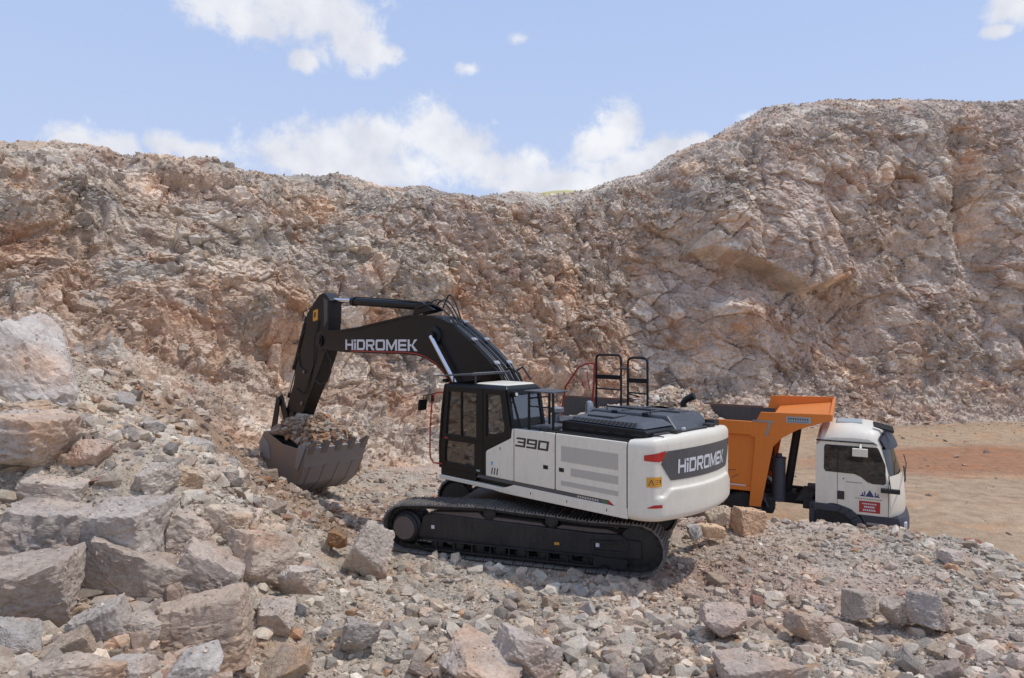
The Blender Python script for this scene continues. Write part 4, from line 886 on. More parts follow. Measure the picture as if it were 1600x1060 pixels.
    for k in range(16):
        x = -1.50-k*.09; q.hexa([(x, 1.10, 2.748-.0003*k), (x-.055, 1.10, 2.748), (x-.055, 1.145, 2.74), (x, 1.145, 2.74), (x, 1.05, 2.785), (x-.055, 1.05, 2.785), (x-.055, 1.085, 2.785), (x, 1.085, 2.785)])
    q.done('air_slot', 'rubber', hd)
    for k in range(5): q = b(); q.box(-1.5-k*.34, -1.72-k*.34, 1.2005, 1.206, 2.58, 2.615); q.done('side_slot', 'rubber', hd)
    q = b(); q.hexa([(-.95, -1.10, 2.487), (-3.30, -1.05, 2.487), (-3.30, .24, 2.487), (-.95, .24, 2.487), (-1.25, -.95, 2.85), (-3.0, -.95, 2.85), (-2.95, .16, 2.85), (-1.25, .16, 2.86)]); h2 = q.done('engine_hood', 'hood', root, .03)
    q = b(); q.box(-1.35, -2.9, -.42, -.36, 2.85, 2.885); q.box(-1.9, -1.95, -.9, .1, 2.85, 2.88); q.box(-2.45, -2.5, -.9, .1, 2.85, 2.88); q.done('hood_rib', 'hood', h2, .008)
    q = b(); q.tube([(-1.6, .16, 2.86), (-1.6, .16, 2.93), (-2.6, .16, 2.92), (-2.6, .16, 2.85)], .014, 8); q.done('grab_rail', 'black', h2, smooth=True)
    q = b(); q.box(-1.65, -2.25, .42, .86, 2.80, 2.835); q.done('service_hatch', 'hood', hd, .012)
    for x in (-1.8, -2.5): q = b(); q.box(x, x-.10, .22, .30, 2.80, 2.88); q.done('hinge', 'black', h2, .01)
    q = b(); q.box(-.45, -.95, .45, 1.2, 2.487, 2.53); q.box(-.45, -1.1, -.4, .3, 2.487, 2.56); q.done('walkway_plate', 'hood', root, .01)
    for y in (1.25, 1.40):
        q = b(); q.box(-1.0, -3.0, y, y+.03, 2.487, 2.53); q.done('deck_edge', 'dblack', root, .006)
    q = b(); q.tube([(-2.78, -.75, 2.93), (-2.78, -.75, 3.02), (-2.83, -.77, 3.08), (-2.98, -.80, 3.16)], [.06, .06, .065, .075], 14); q.done('exhaust_pipe', 'black', root, smooth=True)
    q = b(); q.tube([(-.16, 0.0, 2.42), (-.16, 0, 2.66)], .07, 16); q.tube([(-.16, 0, 2.66), (-.16, 0, 2.70), (-.16, 0, 2.78), (-.16, 0, 2.80)], [.10, .155, .155, .12], 22); q.done('air_precleaner', 'steel', root, smooth=True)
    q = b(); q.tube([(-.62, -.55, 2.90-.4), (-.62, -.55, 2.82), (-.62, -.55, 2.90), (-.62, -.55, 2.93)], [.09, .09, .07, .02], 16); q.done('filler_cap', 'steel', root, smooth=True)
    # rear deck rim: rails and latches
    q = b(); q.tube([(-3.22, 1.05, 2.60), (-3.5, .45, 2.64), (-3.56, -.2, 2.66)], .03, 8); q.box(-3.35, -3.5, .55, .75, 2.55, 2.68); q.box(-3.4, -3.55, -.55, -.35, 2.56, 2.70); q.box(-3.2, -3.4, -1.0, -.8, 2.55, 2.72); q.box(-3.05, -3.45, .88, 1.1, 2.50, 2.60); q.done('deck_rail', 'dblack', root, .012)
    q = b(); q.box(-3.42, -3.47, .38, .44, 2.58, 2.70); q.done('latch', 'ltext', root, .006)
    # handrails on the far side (two tall black hoops) and red access rail
    def hoop(x0, x1, y, z0, z1, r, zb, name):
        k = .10; q = b(); pts = [(x0, y, z0), (x0, y, z1-k)]+[(x0+(k-k*math.cos(R_(a))) * (1 if x1 > x0 else -1), y, z1-k+k*math.sin(R_(a))) for a in (30, 60, 90)]+[(x1-(k-k*math.cos(R_(a)))*(1 if x1 > x0 else -1), y, z1-k+k*math.sin(R_(a))) for a in (90, 60, 30)]+[(x1, y, z1-k), (x1, y, z0)]
        q.tube(pts, r, 10); q.box(x0, x1, y-.02, y+.05, zb-.06, zb+.035); q.tube([(x0, y, zb-.28), (x1, y, zb-.29)], .018, 8)
        return q.done(name, 'black', root, smooth=True)
    hoop(-.24, -.92, -1.3, 2.45, 3.90, .026, 3.42, 'handrail'); hoop(-1.10, -1.60, -1.3, 2.45, 3.85, .026, 3.37, 'handrail')
    q = b(); q.tube([(-.92, -1.3, 3.62), (-1.10, -1.3, 3.60)], .03, 8); q.done('rail_clamp', 'grey', root)
    q = b(); q.tube([(-1.28, -1.05, 2.45), (-1.28, -1.05, 3.28)], .018, 8); q.tube([(-1.10, -1.3, 3.06), (-1.55, -1.05, 3.04), (-1.28, -1.05, 2.98)], .016, 8); q.done('handrail', 'black', root, smooth=True)
    q = b(); q.tube([(.90, -1.42, 2.3), (.88, -1.42, 2.56), (.76, -1.42, 3.12), (.36, -1.42, 3.60), (.15, -1.42, 3.68), (-.10, -1.42, 3.70)], .022, 10)
    q.tube([(-.10, -1.42, 3.70), (-.09, -1.42, 3.3), (.0, -1.42, 2.45)], .026, 10); q.tube([(.30, -1.42, 3.35), (.18, -1.42, 3.1)], .014, 6); q.tube([(.12, -1.42, 3.5), (.04, -1.42, 3.1)], .014, 6); q.done('access_rail', 'red', root, smooth=True)
    q = b(); q.box(1.7, -.3, -1.46, -.55, 1.36, 2.29); q.done('right_side_box', 'white', root, .03)
    # black guard frame behind the cab
    q = b()
    for x, y in ((-.60, 1.36), (-1.22, 1.36), (-.60, .75)): q.tube([(x, y, 2.46), (x, y, 3.24)], .026, 8)
    q.tube([(-.60, 1.36, 2.95), (-1.22, 1.36, 2.95)], .014, 8); q.tube([(-.60, 1.36, 3.10), (-.60, .75, 3.10)], .016, 8)
    q.done('guard_frame', 'black', root, smooth=True)
    q = b(); q.hexa([(-.52, .75, 3.24), (-1.26, .95, 3.24), (-1.26, 1.40, 3.23), (-.50, 1.40, 3.23), (-.52, .75, 3.265), (-1.26, .95, 3.265), (-1.26, 1.40, 3.255), (-.50, 1.40, 3.255)]); q.done('guard_shelf', 'hood', root, .008)
    q = b(); q.box(-.75, -1.05, .9, 1.25, 2.49, 2.57); q.box(-.95, -1.15, .5, .7, 2.49, 2.62); q.done('battery_cover', 'hood', root, .02)
    # ---- cab
    side = [(1.99, 1.42), (2.01, 1.9), (1.93, 2.7), (1.83, 3.20), (1.74, 3.29), (.02, 3.29), (-.06, 3.24), (-.20, 2.50), (-.20, 1.42)]
    q = b(); q.prism([(1.97, 1.42), (1.99, 1.60), (-.18, 1.60), (-.18, 1.42)], .44, 1.44); cab = q.done('cab', 'black', root, .02)
    def wallring(name, o, i, y0, y1, par, mat='black'): q = b(); q.ring(o, i, y0, y1); return q.done(name, mat, par, .008)
    # left wall: front post + door + rear quarter
    q = b(); q.prism([(2.01, 1.42), (2.02, 1.9), (1.94, 2.7), (1.83, 3.27), (1.77, 3.27), (1.88, 2.7), (1.955, 1.9), (1.95, 1.42)], 1.40, 1.47); q.prism([(2.01, 1.42), (2.02, 1.9), (1.94, 2.7), (1.83, 3.27), (1.77, 3.27), (1.88, 2.7), (1.955, 1.9), (1.95, 1.42)], .44, .50)
    q.box(2.0, 1.93, .5, 1.4, 1.6, 2.0); q.done('front_post', 'black', cab, .01)
    dr = wallring('door', [(1.94, 1.44), (1.945, 1.9), (1.90, 2.13), (.60, 2.13), (.60, 1.44)], [(1.80, 1.58), (1.80, 1.85), (1.76, 2.05), (.86, 2.05), (.86, 1.58)], 1.415, 1.475, cab)
    wallring('window_frame', [(1.90, 2.133), (1.77, 3.24), (.60, 3.24), (.60, 2.133)], [(1.77, 2.19), (1.67, 3.12), (.80, 3.12), (.80, 2.19)], 1.415, 1.475, dr)
    q = b(); q.box(1.83, .86, 1.43, 1.437, 1.58, 2.06); q.box(1.77, .80, 1.43, 1.437, 2.185, 3.13); q.done('window', 'glass', dr)
    q = b(); q.box(1.30, 1.265, 1.438, 1.462, 2.19, 3.12); q.done('window_divider', 'black', dr)
    q = b(); q.box(1.80, 1.68, 1.476, 1.492, 2.09, 2.12); q.done('door_handle', 'red', dr, .004)
    q = b(); q.box(.78, .68, 1.476, 1.479, 1.50, 1.535); q.done('door_badge', 'lblue', dr)
    q = b(); q.prism([(.595, 1.44), (.595, 2.16), (-.20, 2.33), (-.19, 2.50), (-.245, 2.48), (-.22, 2.30), (.48, 1.98), (.515, 1.93), (.515, 1.44)], 1.40, 1.47)
    q.done('rear_quarter', 'black', cab, .006)
    wallring('rear_side_frame', [(.59, 2.16), (.59, 3.24), (-.04, 3.24), (-.20, 2.45), (-.20, 2.33)], [(.50, 2.26), (.50, 3.12), (.10, 3.12), (-.02, 2.50), (-.02, 2.40)], 1.40, 1.47, cab)
    q = b(); q.prism([(.52, 2.24), (.52, 3.14), (.08, 3.14), (-.05, 2.50), (-.05, 2.35)], 1.425, 1.432); q.done('quarter_window', 'glass', cab)
    # right wall, rear wall, windscreen
    wallring('right_wall', [(1.95, 1.6), (1.78, 3.24), (-.05, 3.24), (-.19, 1.6)], [(1.80, 2.15), (1.68, 3.10), (.05, 3.10), (-.05, 2.15)], .44, .50, cab)
    q = b(); q.prism([(1.82, 2.13), (1.70, 3.12), (.03, 3.12), (-.07, 2.13)], .465, .472); q.done('right_window', 'glass', cab)
    q = b(); q.hexa([(1.90, .50, 2.02), (1.915, .50, 2.02), (1.915, 1.40, 2.02), (1.90, 1.40, 2.02), (1.79, .50, 3.22), (1.80, .50, 3.22), (1.80, 1.40, 3.22), (1.79, 1.40, 3.22)]); q.done('windscreen', 'glass', cab)
    def rr(y, z): return (-.20+(z-2.45)*.18, y, z)
    q = b()
    for y0, y1, z0, z1 in ((.44, .52, 1.6, 3.24), (1.36, 1.44, 1.6, 3.24), (.52, 1.36, 3.12, 3.24), (.52, 1.36, 1.6, 2.45)):
        f = lambda y, z, d: (rr(y, z)[0]+d, y, z)
        q.hexa([f(y0, z0, -.03), f(y1, z0, -.03), f(y1, z0, .03), f(y0, z0, .03), f(y0, z1, -.03), f(y1, z1, -.03), f(y1, z1, .03), f(y0, z1, .03)])
    q.done('rear_wall', 'black', cab, .006)
    q = b(); f = lambda y, z, d: (rr(y, z)[0]+d, y, z); q.hexa([f(.52, 2.45, 0), f(1.36, 2.45, 0), f(1.36, 2.45, .006), f(.52, 2.45, .006), f(.52, 3.12, 0), f(1.36, 3.12, 0), f(1.36, 3.12, .006), f(.52, 3.12, .006)]); q.done('rear_window', 'glass', cab)
    q = b(); q.hexa([(1.86, .44, 3.235), (-.08, .44, 3.235), (-.08, 1.47, 3.235), (1.86, 1.47, 3.235), (1.72, .50, 3.31), (-.02, .50, 3.31), (-.02, 1.40, 3.31), (1.72, 1.40, 3.31)]); rf = q.done('cab_roof', 'black', cab, .02)
    q = b(); q.hexa([(.95, .50, 3.312), (.02, .50, 3.312), (.02, 1.34, 3.312), (.95, 1.34, 3.312), (.93, .55, 3.345), (.05, .55, 3.345), (.05, 1.26, 3.335), (.93, 1.26, 3.335)]); q.done('roof_panel', 'white', rf, .01)
    q = b(); q.hexa([(2.16, .30, 3.44), (.92, .30, 3.50), (.92, 1.46, 3.49), (2.16, 1.50, 3.43), (2.16, .30, 3.46), (.92, .30, 3.54), (.92, 1.46, 3.53), (2.16, 1.50, 3.45)])
    for y in (.5, 1.3): q.tube([(1.0, y, 3.30), (1.0, y, 3.50)], .02, 6); q.tube([(1.7, y, 3.30), (1.7, y, 3.46)], .02, 6)
    q.done('rain_visor', 'hood', cab, .006)
    q = b(); q.box(.935, .905, .34, 1.44, 3.542, 3.552); q.done('visor_edge', 'steel', cab)
    q = b(); q.box(1.95, 1.84, 1.30, 1.42, 3.30, 3.38); q.box(-.12, -.20, 1.25, 1.36, 3.10, 3.2); q.done('work_light', 'black', cab, .012)
    q = b(); q.tube([(-.201, 1.30, 3.15), (-.215, 1.30, 3.15)], .035, 12); q.done('lamp_lens', 'lamp', cab)
    q = b(); q.box(1.0, .55, .72, 1.2, 1.85, 2.0); q.hexa([(.62, .74, 2.0), (.45, .74, 2.0), (.45, 1.18, 2.0), (.62, 1.18, 2.0), (.45, .78, 2.62), (.33, .78, 2.62), (.33, 1.14, 2.62), (.45, 1.14, 2.62)]); q.box(.43, .33, .84, 1.08, 2.63, 2.85); q.box(.95, .6, .8, 1.1, 1.6, 1.85); q.done('seat', 'seat', cab, .03)
    q = b(); q.box(1.35, .7, 1.22, 1.34, 1.6, 2.12); q.box(1.35, .7, .58, .70, 1.6, 2.12); q.tube([(1.30, 1.28, 2.12), (1.34, 1.28, 2.32)], .02, 8); q.tube([(1.30, .64, 2.12), (1.34, .64, 2.32)], .02, 8); q.box(1.78, 1.70, .55, .68, 2.3, 2.6); q.done('console', 'interior', cab, .02)
    q = b(); q.tube([(1.86, 1.50, 1.52), (2.08, 1.56, 1.52), (2.18, 1.56, 1.60), (2.21, 1.56, 1.75), (2.20, 1.56, 2.3), (2.15, 1.56, 2.78), (2.08, 1.56, 3.02), (2.0, 1.55, 3.08), (1.83, 1.50, 3.09)], .017, 10); hr = q.done('cab_handrail', 'red', root, smooth=True)
    q = b(); q.tube([(2.04, 1.56, 3.06), (2.25, 1.56, 3.02), (2.44, 1.56, 2.97), (2.46, 1.56, 2.86)], .011, 8); q.hexa([(2.43, 1.48, 2.66), (2.47, 1.48, 2.66), (2.47, 1.70, 2.66), (2.43, 1.70, 2.66), (2.40, 1.48, 2.90), (2.44, 1.48, 2.90), (2.44, 1.70, 2.90), (2.40, 1.70, 2.90)]); q.done('mirror', 'black', hr, .01)
    q = b(); q.tube([(2.13, 1.56, 2.88), (2.11, 1.56, 3.02)], .035, 8); q.done('rail_clamp', 'black', hr)
    # ---- boom
    top = [(.60, 2.45), (.98, 3.05), (1.37, 3.55), (1.66, 3.78), (1.95, 3.99), (2.32, 4.23), (2.71, 4.46), (3.06, 4.64), (3.32, 4.73), (3.60, 4.79), (4.05, 4.85), (4.6, 4.86), (5.6, 4.74), (6.94, 4.57), (8.0, 4.49), (8.9, 4.48)]
    nose = arc(9.02, 4.19, .29, 88, -80, 8)
    bot = [(8.8, 3.92), (7.6, 3.855), (5.71, 3.845), (4.9, 3.85), (4.31, 3.82), (3.95, 3.75), (3.55, 3.60), (3.25, 3.40), (2.95, 3.10), (2.4, 2.6), (1.3, 1.85), (.5, 1.62), (.1, 1.7), (-.08, 2.0), (0.0, 2.4)]
    q = b(); q.prism(top+nose+bot, -.29, .29); boom = q.done('boom', 'black', root, .012)
    q = b()    # flanges standing proud along top and bottom edges, and side ribs
    for yy in (.30, -.30):
        tp = top; 
        for (x0, z0), (x1, z1) in zip(tp[:-1], tp[1:]): q.hexa([(x0, yy-.022, z0-.035), (x1, yy-.022, z1-.035), (x1, yy+.022, z1-.035), (x0, yy+.022, z0-.035), (x0, yy-.022, z0+.018), (x1, yy-.022, z1+.018), (x1, yy+.022, z1+.018), (x0, yy+.022, z0+.018)])
    q.done('edge_flange', 'black', boom)
    bt = [(7.35, 3.885), (5.71, 3.885), (4.9, 3.89), (4.31, 3.86), (3.95, 3.79), (3.55, 3.645), (3.25, 3.45), (2.97, 3.17)]
    q = b()
    for (x0, z0), (x1, z1) in zip(bt[:-1], bt[1:]): q.face([(x0, .295, z0), (x1, .295, z1), (x1, .295, z1+.028), (x0, .295, z0+.028)])
    q.done('red_stripe', 'red', boom)
    lettering('lettering', 'HiDROMEK', lambda u, v: (7.62-3.36*u, .296, 3.93+.30*v+.01*u), 'ltext', boom, .13, off=OFF)
    q = b(); q.tube([(3.56, .29, 4.32), (3.56, .34, 4.32), (3.56, .36, 4.32)], [.26, .24, .17], 28); q.tube([(3.56, .36, 4.32), (3.56, .45, 4.32)], .12, 24); q.tube([(3.56, -.45, 4.32), (3.56, -.29, 4.32)], .18, 24); q.done('boss', 'black', boom, smooth=True)
    q = b(); q.tube([(9.02, -.34, 4.19), (9.02, .34, 4.19)], .17, 24); q.tube([(9.02, .34, 4.19), (9.02, .37, 4.19)], .10, 18); q.done('pivot_pin', 'black', boom, smooth=True)
    # pipes over the back of the boom
    def along(off_, x0, x1, n=22):
        P = np.array(top); xs = np.linspace(x0, x1, n); zz = np.interp(xs, P[:, 0], P[:, 1]); sl = np.gradient(zz, xs)
        return [(x-off_*s_/math.hypot(1, s_), z+off_/math.hypot(1, s_)) for x, z, s_ in zip(xs, zz, sl)]
    for y in (.24, .17, -.02, -.17, -.24):
        q = b(); q.tube([(x, y, z) for x, z in along(.055 if y != -.02 else .04, .95, 3.5)], .021 if y != -.02 else .016, 8); q.done('hydraulic_pipe', 'hood', boom, smooth=True)
    for x0 in (1.45, 2.2, 2.95):
        for y in (.205, -.205):
            (xa, za), (xb, zb) = along(.05, x0, x0+.07, 2); q = b(); q.tube([(xa, y, za), (xb, y, zb)], .055, 6); q.hexa([(xa, y-.08, za+.02), (xb, y-.08, zb+.02), (xb, y+.08, zb+.02), (xa, y+.08, za+.02), (xa, y-.08, za+.05), (xb, y-.08, zb+.05), (xb, y+.08, zb+.05), (xa, y+.08, za+.05)]); q.done('pipe_clamp', 'steel', boom)
    for k, y in enumerate((.22, .1, -.05, -.18)):
        q = b(); h = 5.22+.05*(k % 2)+.03*k; x0, x1 = 4.35-.18*k, 2.75+.12*k
        z1 = np.interp(x1, [p[0] for p in top], [p[1] for p in top])+.07
        q.tube([(x0+(x1-x0)*a, y+.03*math.sin(3*a), (5.05*(1-a)+z1*a)+ (h-5.0)*1.3*math.sin(math.pi*a)) for a in np.linspace(0, 1, 11)], .02, 8); q.done('hose', 'rubber', boom, smooth=True)
    q = b(); q.tube([(1.25, .2, 3.50), (1.0, .25, 3.62), (.75, .22, 3.5), (.6, .15, 3.1)], .024, 8); q.tube([(1.2, -.1, 3.5), (.95, -.12, 3.62), (.7, -.12, 3.35)], .024, 8); q.done('hose', 'rubber', boom, smooth=True)
    q = b(); q.prism([(4.62, 4.86), (4.45, 5.16), (4.25, 5.22), (4.05, 5.12), (3.7, 4.985)], -.20, -.13); q.prism([(4.62, 4.86), (4.45, 5.16), (4.25, 5.22), (4.05, 5.12), (3.7, 4.985)], .13, .20); q.done('cylinder_bracket', 'black', boom, .01)
    # boom cylinders
    for y in (.42, -.42):
        p0, p1 = Vector((1.35, y, 1.65)), Vector((3.56, y, 4.32)); d = (p1-p0)
        q = b(); q.tube([p0, p0+d*.5], .105, 20); q.tube([p0+d*.49, p0+d*.52], .12, 20); bc = q.done('boom_cylinder', 'black', root, smooth=True)
        q = b(); q.tube([p0+d*.5, p1], .062, 20); q.done('rod', 'chrome', bc, smooth=True)
    # arm cylinder
    p0, p1 = Vector((4.28, 0, 5.10)), Vector((9.0, 0, 5.45)); d = p1-p0
    q = b(); q.tube([p0, p0+d*.70], .115, 22); q.tube([p0+d*.685, p0+d*.72], .135, 22); q.tube([p0-d*.02, p0+d*.02], .14, 20); ac = q.done('arm_cylinder', 'black', root, smooth=True)
    q = b(); q.tube([p0+d*.72, p1], .068, 20); q.tube([p1-Vector((0, .09, 0)), p1+Vector((0, .09, 0))], .12, 18); q.done('rod', 'chrome', ac, smooth=True)
    q = b(); q.tube([p0+d*.02+Vector((0, .08, .10)), p0+d*.3+Vector((0, .08, .13)), p0+d*.66+Vector((0, .08, .13)), p0+d*.70+Vector((0, .08, .09))], .018, 8); q.done('hose', 'rubber', ac, smooth=True)
    # ---- arm
    ao = [(8.98, 5.66), (8.80, 5.58), (8.62, 5.42), (8.64, 4.9), (8.70, 4.4), (8.80, 3.95), (9.02, 3.55), (9.50, 2.88), (10.0, 2.2), (10.35, 1.65), (10.55, 1.30), (10.7, 1.15), (10.95, 1.10), (11.2, 1.28), (11.30, 1.92), (10.81, 2.79), (10.66, 3.31), (10.04, 4.54), (9.96, 5.03), (9.56, 5.36), (9.22, 5.60)]
    q = b(); q.prism(ao, -.215, .215); arm = q.done('arm', 'black', root, .02)
    q = b()
    for y in (.2155, -.2165): q.prism([(8.95, 5.52), (8.72, 5.40), (8.74, 4.8), (8.92, 4.6)], y, y+.004)
    q.done('face_plate', 'hood', arm)
    q = b(); q.prism([(9.56, 5.12), (9.28, 5.17), (9.30, 4.83), (9.58, 4.79)], .216, .220); st = q.done('warning_sticker', 'yellow', arm)
    q = b(); q.prism([(9.50, 5.06), (9.40, 5.08), (9.42, 4.92), (9.52, 4.90)], .2205, .2215); q.done('sticker_print', 'dtext', arm)
    q = b(); q.tube([(9.5, .22, 3.5), (9.8, .25, 2.9), (10.0, .27, 2.55), (10.25, .25, 2.5), (10.6, .24, 2.65)], .018, 8); q.tube([(9.2, .24, 4.8), (9.4, .27, 4.2), (9.5, .25, 3.5)], .018, 8); q.tube([(9.95, .2, 4.6), (10.35, .22, 4.3), (10.5, .24, 3.8), (10.35, .24, 3.35), (10.0, .22, 3.2)], .018, 8)
    q.tube([(9.8, .2, 5.2), (10.15, .22, 5.1), (10.2, .22, 4.85), (10.0, .2, 4.75)], .016, 8); q.done('hose', 'rubber', arm, smooth=True)
    q = b(); q.tube([(8.75, .28, 3.92), (8.42, .30, 3.6), (8.40, .30, 3.25), (8.65, .29, 2.95), (9.1, .26, 2.85), (9.5, .22, 3.0)], .022, 8); q.done('hose', 'rubber', arm, smooth=True)
    for x, z, r, l in ((10.1, 3.2, .05, .26), (10.8, 1.75, .13, .30), (10.25, 2.2, .06, .25)): q = b(); q.tube([(x, .217, z), (x, l, z)], r, 18); q.done('arm_pin', 'dblack' if r > .1 else 'edge', arm, smooth=True)
    p0, p1 = Vector((10.25, 0, 4.95)), Vector((11.55, 0, 2.3)); d = p1-p0
    q = b(); q.tube([p0, p0+d*.62], .10, 20); q.tube([p0+d*.6, p0+d*.64], .115, 20); kc = q.done('bucket_cylinder', 'black', root, smooth=True)
    q = b(); q.tube([p0+d*.64, p1], .055, 16); q.done('rod', 'chrome', kc, smooth=True)
    q = b()
    for y in (.24, -.30): q.prism([(11.68, 2.3), (11.45, 2.42), (11.05, 1.75), (11.1, 1.5), (11.35, 1.6)], y, y+.06); q.prism([(11.70, 2.35), (11.48, 2.2), (11.75, 1.12), (12.0, 1.02), (12.1, 1.2)], y+.07 if y > 0 else y-.07, y+.11 if y > 0 else y-.03)
    q.done('bucket_linkage', 'black', root, .015)
    # ---- bucket: near-level, lip towards the machine
    pr = [(8.55, 1.02), (8.75, .45), (9.15, -.12), (9.75, -.50), (10.4, -.52), (11.0, -.12), (11.38, .55), (11.42, 1.0), (11.15, 1.30)]
    Wb = 1.0; q = b(); n = len(pr); th = .05
    cxm, czm = 10.1, .6
    inn = [(x+(cxm-x)*.045, z+(czm-z)*.07) for x, z in pr]
    for i in range(n-1):
        (x0, z0), (x1, z1), (a0, b0), (a1, b1) = pr[i], pr[i+1], inn[i], inn[i+1]
        q.hexa([(x0, -Wb, z0), (x1, -Wb, z1), (a1, -Wb, b1), (a0, -Wb, b0), (x0, Wb, z0), (x1, Wb, z1), (a1, Wb, b1), (a0, Wb, b0)])
    bk = q.done('bucket', 'bucket', root, .006)
    q = b(); side_ = [(8.60, 1.0)]+[(x, z) for x, z in pr[1:]]+[(10.75, 1.22), (10.0, 1.02), (9.2, .98)]
    for y in (Wb+.001, -Wb-.046): q.prism(side_, y, y+.045)
    q.done('side_plate', 'bside', bk, .008)
    for y in (Wb+.047, -Wb-.085):
        for wp in ([(8.52, 1.06), (8.98, .33), (9.15, .42), (8.95, 1.05)], [(10.7, .45), (11.40, .52), (11.42, .95), (11.2, 1.15), (10.8, .9)], [(9.9, -.45), (10.5, -.47), (10.9, -.1), (10.7, .05), (10.0, -.2)]): q = b(); q.prism(wp, y, y+.035); q.done('wear_plate', 'bucket', bk, .008)
    q = b()
    for y in np.linspace(-.72, .72, 4):
        for i in range(1, 6):
            (x0, z0), (x1, z1) = pr[i], pr[i+1]; nx, nz = (x0+x1)/2-cxm, (z0+z1)/2-czm; l = math.hypot(nx, nz); nx, nz = nx/l*.022, nz/l*.022
            q.hexa([(x0, y-.06, z0), (x1, y-.06, z1), (x1+nx, y-.06, z1+nz), (x0+nx, y-.06, z0+nz), (x0, y+.06, z0), (x1, y+.06, z1), (x1+nx, y+.06, z1+nz), (x0+nx, y+.06, z0+nz)])
    q.done('wear_strip', 'bucket', bk)
    q = b(); q.hexa([(8.46, -Wb-.03, 1.02), (8.78, -Wb-.03, .42), (8.86, -Wb-.03, .47), (8.58, -Wb-.03, 1.05), (8.46, Wb+.03, 1.02), (8.78, Wb+.03, .42), (8.86, Wb+.03, .47), (8.58, Wb+.03, 1.05)]); q.done('lip', 'bucket', bk, .01)
    for y in np.linspace(-.90, .90, 5):
        q = b(); w0, w1 = .10, .045
        q.hexa([(8.50, y-w0, .92), (8.58, y-w0, 1.10), (8.58, y+w0, 1.10), (8.50, y+w0, .92), (8.20, y-w1, 1.24), (8.23, y-w1, 1.285), (8.23, y+w1, 1.285), (8.20, y+w1, 1.24)])
        q.hexa([(8.70, y-.12, .62), (8.80, y-.12, .80), (8.80, y+.12, .80), (8.70, y+.12, .62), (8.47, y-.10, .97), (8.56, y-.10, 1.10), (8.56, y+.10, 1.10), (8.47, y+.10, .97)])
        q.done('tooth', 'edge', bk, .008)
    for y in (-.55, 0, .55) if False else ():
        pass
    q = b()
    for y in (.30, -.36): q.prism([(10.6, 1.02), (11.4, .95), (12.0, 1.05), (12.05, 1.25), (11.6, 1.45), (11.1, 1.25), (10.85, 1.42), (10.6, 1.35)], y, y+.06)
    q.done('bucket_ear', 'bucket', bk, .015)
    return root
EXC = build_excavator()
def loc2w(x, y, z):
    return np.array(EXC.location)+np.array([x*math.cos(R_(136.05))-y*math.sin(R_(136.05)), x*math.sin(R_(136.05))+y*math.cos(R_(136.05)), z+.12])
def bucket_load():
    rng = np.random.default_rng(3); n = 1500
    a = rng.uniform(8.75, 11.2, n); y = rng.uniform(-.95, .95, n)
    crown = .92*(1-((a-10.05)/1.45)**2)*(1-(np.abs(y)/1.25)**2.2)
    z = .93+.16*(a-9.8)*.4+np.clip(crown, -.1, .85)-rng.random(n)*.10
    P = np.stack([loc2w(*q) for q in zip(a, y, z)]); r = .04+.13*rng.random(n)**2.8
    names = ['tan', 'pink', 'orange', 'brown', 'grey', 'lgrey']; C = np.stack([PAL[names[i]] for i in rng.choice(6, n, p=[.22, .2, .1, .28, .12, .08])])*rng.uniform(.6, .95, n)[:, None]
    # solid soil under the stones
    g = []; gi = np.linspace(8.7, 11.25, 24); gy = np.linspace(-.97, .97, 18)
    for u in gi:
        for v in gy: g.append(loc2w(u, v, .86+.06*(u-9.8)+max(-.2, .90*(1-((u-10.05)/1.45)**2)*(1-(abs(v)/1.25)**2.2))))
    g = np.array(g); f = quads(24, 18); f = np.concatenate([f[:, [0, 1, 2]], f[:, [0, 2, 3]]])
    o = scatter('bucket_load', P, r, C, 2, rng, 'stone', 12, 1.0, [(g, f, np.repeat(PAL['brown'][None]*.8, len(g), 0))])
    o['label'] = 'heap of brown soil and broken stone filling the excavator bucket'; o['category'] = 'rubble'
bucket_load()

